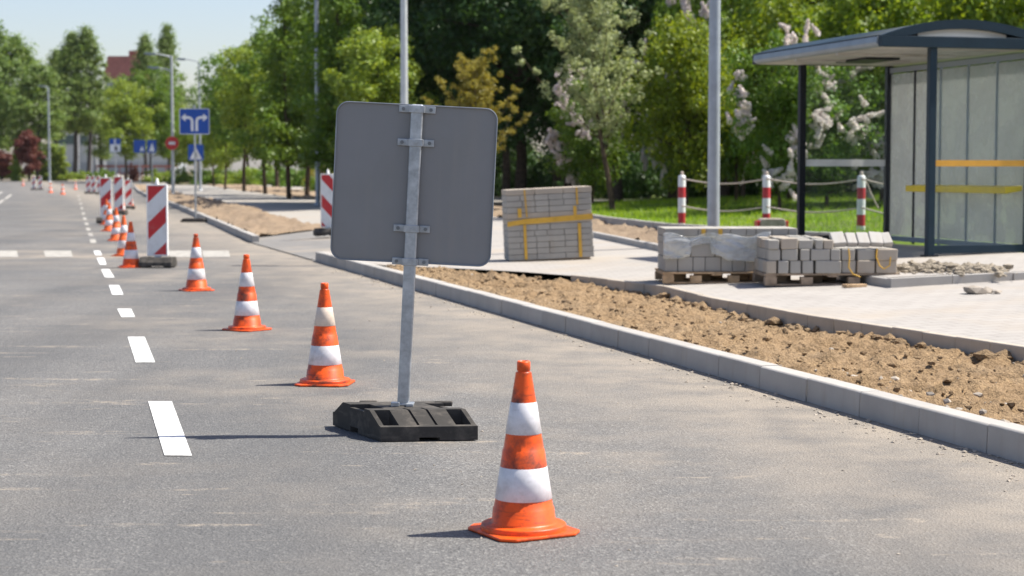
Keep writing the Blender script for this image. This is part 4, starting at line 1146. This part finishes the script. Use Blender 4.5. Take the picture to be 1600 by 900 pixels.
# undergrowth at the wood's foot, so the gaps between trunks stay dark
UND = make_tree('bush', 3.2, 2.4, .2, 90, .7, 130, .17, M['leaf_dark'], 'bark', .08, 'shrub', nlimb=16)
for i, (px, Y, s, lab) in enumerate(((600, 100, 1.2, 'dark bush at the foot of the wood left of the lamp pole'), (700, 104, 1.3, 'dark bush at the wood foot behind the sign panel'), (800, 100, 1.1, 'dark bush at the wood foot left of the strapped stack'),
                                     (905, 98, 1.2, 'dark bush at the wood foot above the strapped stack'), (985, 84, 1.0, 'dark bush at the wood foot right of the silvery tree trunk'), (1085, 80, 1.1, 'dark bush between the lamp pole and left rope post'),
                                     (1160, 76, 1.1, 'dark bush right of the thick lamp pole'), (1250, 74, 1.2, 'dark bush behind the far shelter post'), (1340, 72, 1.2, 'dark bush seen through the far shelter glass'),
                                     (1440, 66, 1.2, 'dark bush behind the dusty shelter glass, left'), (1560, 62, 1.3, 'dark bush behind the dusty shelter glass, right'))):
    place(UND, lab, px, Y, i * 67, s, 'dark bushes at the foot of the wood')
for px, Y, s, lab in ((818, 112, .9, 'bush coloured as if sunlit, glimpsed through the dark trunks above the strapped stack'), (770, 118, 1.0, 'bush coloured as if sunlit, glimpsed between the trunks right of the sign panel'), (912, 108, .8, 'bush coloured as if sunlit, glimpsed through the wood left of the silvery trunk'), (640, 120, 1.2, 'bush coloured as if sunlit, deep in the wood behind the slim lamp pole')):
    place(UND, lab, px, Y, px, s, 'bushes coloured as if sunlit behind the wood', 'leaf_bright')  # bright leaf colour stands in for sunlight on foliage beyond the trunks
# feature trees
SILV = make_tree('young_tree', 7.8, 1.85, 1.9, 352, .23, 72, .10, M['leaf_silver'], 'bark', .085, 'branchy', nlimb=70, aspect=.45)
place(SILV, 'slender young tree with silvery grey-green leaves left of the blossoming shrubs', 958, 48.5, 0, .97); SILV.rotation_euler.y = R(-6)
OCH = make_tree('young_tree', 5.0, 1.4, 1.0, 341, .14, 85, .07, M['leaf_ochre'], 'bark_pale', .05, 'branchy', nlimb=60, aspect=.5)
place(OCH, 'young tree with ochre yellow leaves above the right of the sign panel', 742, 52, 40, 1.0)
BRI = make_tree('maple_tree', 5.6, 1.75, .5, 150, .5, 120, .15, M['leaf_bright'], 'bark', .10, 'round', nlimb=40)
place(BRI, 'bright yellow-green leafy tree left of the thick lamp pole', 1072, 50, 0, (.85, .85, 1.0))
place(BRI, 'bright yellow-green tree behind the left end of the shelter', 1232, 52, 120, (1.0, 1.0, 1.15))
place(BRI, 'bright yellow-green tree showing above the shelter arch', 1380, 48, 200, (1.2, 1.2, 1.3))
place(BRI, 'bright yellow-green tree at the upper right corner', 1590, 46, 260, (1.3, 1.3, 1.35))
place(BRI, 'bright yellow-green tree between lamp pole and shelter roof', 1160, 58, 60, (.9, .9, 1.35))
LIL = make_tree('lilac_shrub', 4.2, 1.4, .4, 120, .42, 110, .12, M['leaf_mid'], 'bark', .06, 'round', nlimb=30)
bl = []
for i in range(15):
    a = rng.uniform(0, 6.28); z = rng.uniform(.9, 4.2); k = 1.42 * math.sin(math.pi * min(1, max(.12, z / 4.8))) ** .5
    c = Vector((math.cos(a) * k, math.sin(a) * k, z))
    for j in range(8): bl.append((c.x + rng.normal() * .16, c.y + rng.normal() * .16, c.z - .055 * j * (1 + rng.random() * .6) + rng.normal() * .1))
blossoms(LIL, bl, .105, 75)
LIL['category'] = 'shrub'
for px, Y, a, s, lab in ((1218, 44, 0, (.8, .8, 1.05), 'blossoming pale pink shrub left of the far shelter post'), (1292, 45, 80, (.95, .95, .95), 'blossoming pale pink shrub behind the far shelter glass'),
                         (1150, 54, 150, (1.0, 1.0, 1.75), 'tall blossoming pale pink shrub behind the thick lamp pole'), (925, 56, 210, (.85, .85, 1.0), 'blossoming pale pink shrub behind the silvery young tree'),
                         (1062, 58, 300, (.8, .8, 1.8), 'tall blossoming pale pink shrub behind the bright tree')):
    place(LIL, lab, px, Y, a, s, 'blossoming shrubs by the lawn')
# avenue trees along the path
ST = [make_tree('street_tree', 8.8, 2.3, 2.0, 130, .62, 120, .19, M['leaf_mid'], 'bark', .12, nlimb=36),
      make_tree('street_tree', 8.2, 2.2, 1.8, 120, .6, 120, .19, M['leaf_olive'], 'bark', .11, nlimb=36),
      make_tree('street_tree', 9.0, 2.2, 1.6, 110, .55, 120, .17, M['leaf_mid'], 'bark', .11, 'cone', nlimb=36)]
av = [(452, 92, 2, 10, 1.25, 'street tree with open crown right behind the thin lamp pole, left side'), (530, 70, 2, 80, 1.0, 'street tree between the thin lamp pole and the sign panel'),
      (585, 66, 1, 140, .85, 'olive green street tree rising over the left of the sign panel'), (415, 112, 1, 30, 1.25, 'olive green street tree, second left of the thin lamp pole'),
      (382, 128, 0, 90, 1.2, 'mid green street tree in the middle of the path row'), (352, 140, 1, 150, .95, 'olive green street tree right of the two-arrow sign'),
      (480, 104, 0, 200, 1.3, 'tall mid green tree behind the thin lamp pole'), (545, 95, 0, 250, 1.3, 'tall mid green tree at the left border of the wood'),
      (335, 170, 1, 40, .9, 'small olive tree just right of the two-arrow sign'), (310, 200, 1, 100, 1.0, 'olive tree behind the two-arrow sign'),
      (434, 150, 0, 10, 1.5, 'mid green tree behind the path row, centre'), (390, 190, 1, 20, 1.55, 'olive tree far behind the path row'), (505, 125, 2, 300, 1.35, 'tall open tree behind the thin lamp pole'),
      (345, 215, 0, 60, 1.45, 'mid green tree at the far end of the path row'), (288, 235, 1, 210, 1.1, 'olive tree right of the double-armed lamp')]
for px, Y, k, a, s, lab in av: place(ST[k], lab, px, Y, a, s, 'trees along the path')
# far poplars and trees
POP = [make_tree('poplar_tree', 22, 3.6, 4.8, 190, 1.15, 110, .42, M['leaf_poplar'], 'bark_dark', .42, 'poplar', nlimb=30),
       make_tree('poplar_tree', 24, 2.9, 8.0, 190, .95, 110, .40, M['leaf_poplar'], 'bark_dark', .38, 'poplar', nlimb=30)]
for px, Y, k, a, s, lab in ((28, 255, 0, 0, (1.2, 1.2, .92), 'broad poplar, second from the left edge'), (-6, 250, 0, 90, (1.1, 1.1, .98), 'broad poplar cut by the left edge'), (62, 245, 0, 200, (1.1, 1.1, .72), 'lower broad poplar above the purple bush'),
                            (118, 262, 1, 40, (1.0, 1.0, .87), 'tall poplar left of the grey building columns'), (140, 262, 1, 130, (.95, .95, .90), 'tall poplar right in front of the grey pavilion'), (93, 268, 1, 220, (.9, .9, .78), 'poplar behind the lamp pole at far left'),
                            (230, 285, 1, 300, (.8, .8, .92), 'narrow poplar left of the double lamp'), (265, 290, 1, 20, (.85, .85, 1.0), 'narrow tall poplar behind the double lamp'), (160, 275, 0, 70, (.7, .7, .62), 'low poplar below the red roof, left side')):
    place(POP[k], lab, px, Y, a, s, 'poplars at the far left')
for px, Y, k, a, s, lab in ((200, 222, 1, 0, 1.6, 'rounded olive tree in front of the red roofed house'), (238, 228, 1, 60, 1.85, 'rounded olive tree left of the double lamp'), (272, 240, 1, 120, 1.4, 'rounded olive tree behind the double lamp')):
    place(ST[k], lab, px, Y, a, s, 'trees in front of the pavilion', 'leaf_mid' if px == 238 else 'leaf_olive')
PUR = make_tree('purple_bush', 7.2, 1.7, .9, 80, .6, 110, .3, M['leaf_purple'], 'bark_dark', .16, 'round', cat='bush', nlimb=20)
place(PUR, 'dark purple-leaved tall bush beside the pale far lamp pole', 47, 235, 0, 1.0)
place(PUR, 'smaller purple-leaved bush at the far left edge', 4, 240, 70, (1.2, 1.2, .6))
CON = make_tree('golden_conifer', 4.6, 1.1, .1, 60, .4, 100, .22, M['leaf_olive'], 'bark_dark', .1, 'cone', cat='bush', nlimb=10)
for px, s, lab in ((70, .8, 'golden green conifer, leftmost of the roadside group'), (84, 1.0, 'golden green conifer, middle of the roadside group'), (99, .95, 'golden green conifer, rightmost of the roadside group'), (26, .8, 'golden green conifer left of the purple bush')):
    place(CON, lab, px, 236, px * 7, (s * 1.2, s * 1.2, s), 'conifers at the far roadside')
LOW = make_tree('low_hedge', 2.2, 3.4, .0, 60, .6, 90, .26, M['leaf_mid'], 'bark', .08, 'shrub', cat='hedge', nlimb=8)
for i, (px, Y, s, mt, lab) in enumerate(((122, 246, .6, 'leaf_olive', 'low olive hedge before the pavilion columns'), (160, 248, .7, 'leaf_mid', 'low green hedge before the pavilion middle'), (208, 232, (.3, .3, 1.1), 'leaf_purple', 'reddish low bush under the left blue sign'), (250, 225, .75, 'leaf_olive', 'low olive hedge under the red round sign'), (292, 215, .8, 'leaf_mid', 'low hedge behind the crossing sign'),
                                   (345, 200, .9, 'leaf_mid', 'low hedge at the far end of the path'), (405, 185, 1.0, 'leaf_olive', 'low olive hedge beyond the path trees'), (460, 165, 1.0, 'leaf_mid', 'low hedge behind the thin lamp pole'), (508, 140, (.45, .45, 1.1), 'leaf_ochre', 'orange-yellow low bush left of the sign panel'), (555, 130, 1.0, 'leaf_mid', 'low hedge behind the striped board'), (15, 262, 1.0, 'leaf_olive', 'low hedge at the far left edge'))):
    place(LOW, lab, px, Y, i * 50, s, 'low hedges beyond the road', mt)

# ------------------------------------------------------------------ air
hz = NT('summer haze'); pv = hz.n('ShaderNodeVolumePrincipled'); pv.inputs['Color'].default_value = (.93, .96, 1, 1); pv.inputs['Density'].default_value = .00005; pv.inputs['Anisotropy'].default_value = .3
hz.l(pv.outputs[0], hz.out.inputs['Volume'])
mb = MB(); mb.box((0, 0, 0), (5000, 5200, 34)); hazeo = mb.build('haze', hz.m, None, (0, 2200, 34 / 2 - 1.3)); tag(hazeo, 'thin pale summer haze over the far end of the road', 'haze', kind='stuff')
# ------------------------------------------------------------------ camera, light, sky
cam = bpy.data.cameras.new('camera'); co = bpy.data.objects.new('camera', cam); COL.objects.link(co)
co.location = (0, 0, CH); co.rotation_euler = (math.pi / 2 - PITCH, 0, 0)
cam.sensor_width = 36; cam.lens = F / 1600 * 36; cam.clip_end = 9000; cam.clip_start = .1
cam.dof.use_dof = True; cam.dof.focus_distance = 10.2; cam.dof.aperture_fstop = 3.0; cam.dof.aperture_blades = 8
sc.camera = co
SUN_EL, SUN_AZ = 57.0, 80.0     # azimuth clockwise from +Y
L = bpy.data.lights.new('sun', 'SUN'); L.energy = 4.6; L.angle = R(.53); L.color = (1, .955, .855)
lo = bpy.data.objects.new('sun', L); COL.objects.link(lo)
sd = Vector((math.cos(R(SUN_EL)) * math.sin(R(SUN_AZ)), math.cos(R(SUN_EL)) * math.cos(R(SUN_AZ)), math.sin(R(SUN_EL))))
lo.rotation_euler = sd.to_track_quat('Z', 'Y').to_euler(); lo.location = (20, 5, 30)
w = bpy.data.worlds.new('World'); sc.world = w; w.use_nodes = True
nt = w.node_tree; nt.nodes.clear()
sky = nt.nodes.new('ShaderNodeTexSky'); sky.sky_type = 'NISHITA'; sky.sun_disc = False
sky.sun_elevation = R(SUN_EL); sky.sun_rotation = R(SUN_AZ); sky.air_density = 1.0; sky.dust_density = 1.2; sky.ozone_density = 4.5
bg = nt.nodes.new('ShaderNodeBackground'); bg.inputs[1].default_value = .098
ow = nt.nodes.new('ShaderNodeOutputWorld'); tint = nt.nodes.new('ShaderNodeMix'); tint.data_type = 'RGBA'; tint.blend_type = 'MULTIPLY'; tint.inputs[0].default_value = 1
tint.inputs[7].default_value = (1.14, .985, .925, 1); nt.links.new(sky.outputs[0], tint.inputs[6]); nt.links.new(tint.outputs[2], bg.inputs[0]); nt.links.new(bg.outputs[0], ow.inputs[0])
vs_ = sc.view_settings; vs_.view_transform = 'Standard'; vs_.look = 'None'; vs_.exposure = .92; vs_.gamma = 1; vs_.use_curve_mapping = False
sc.cycles.use_denoising = True
sc.cycles.max_bounces = 10; sc.cycles.transparent_max_bounces = 24
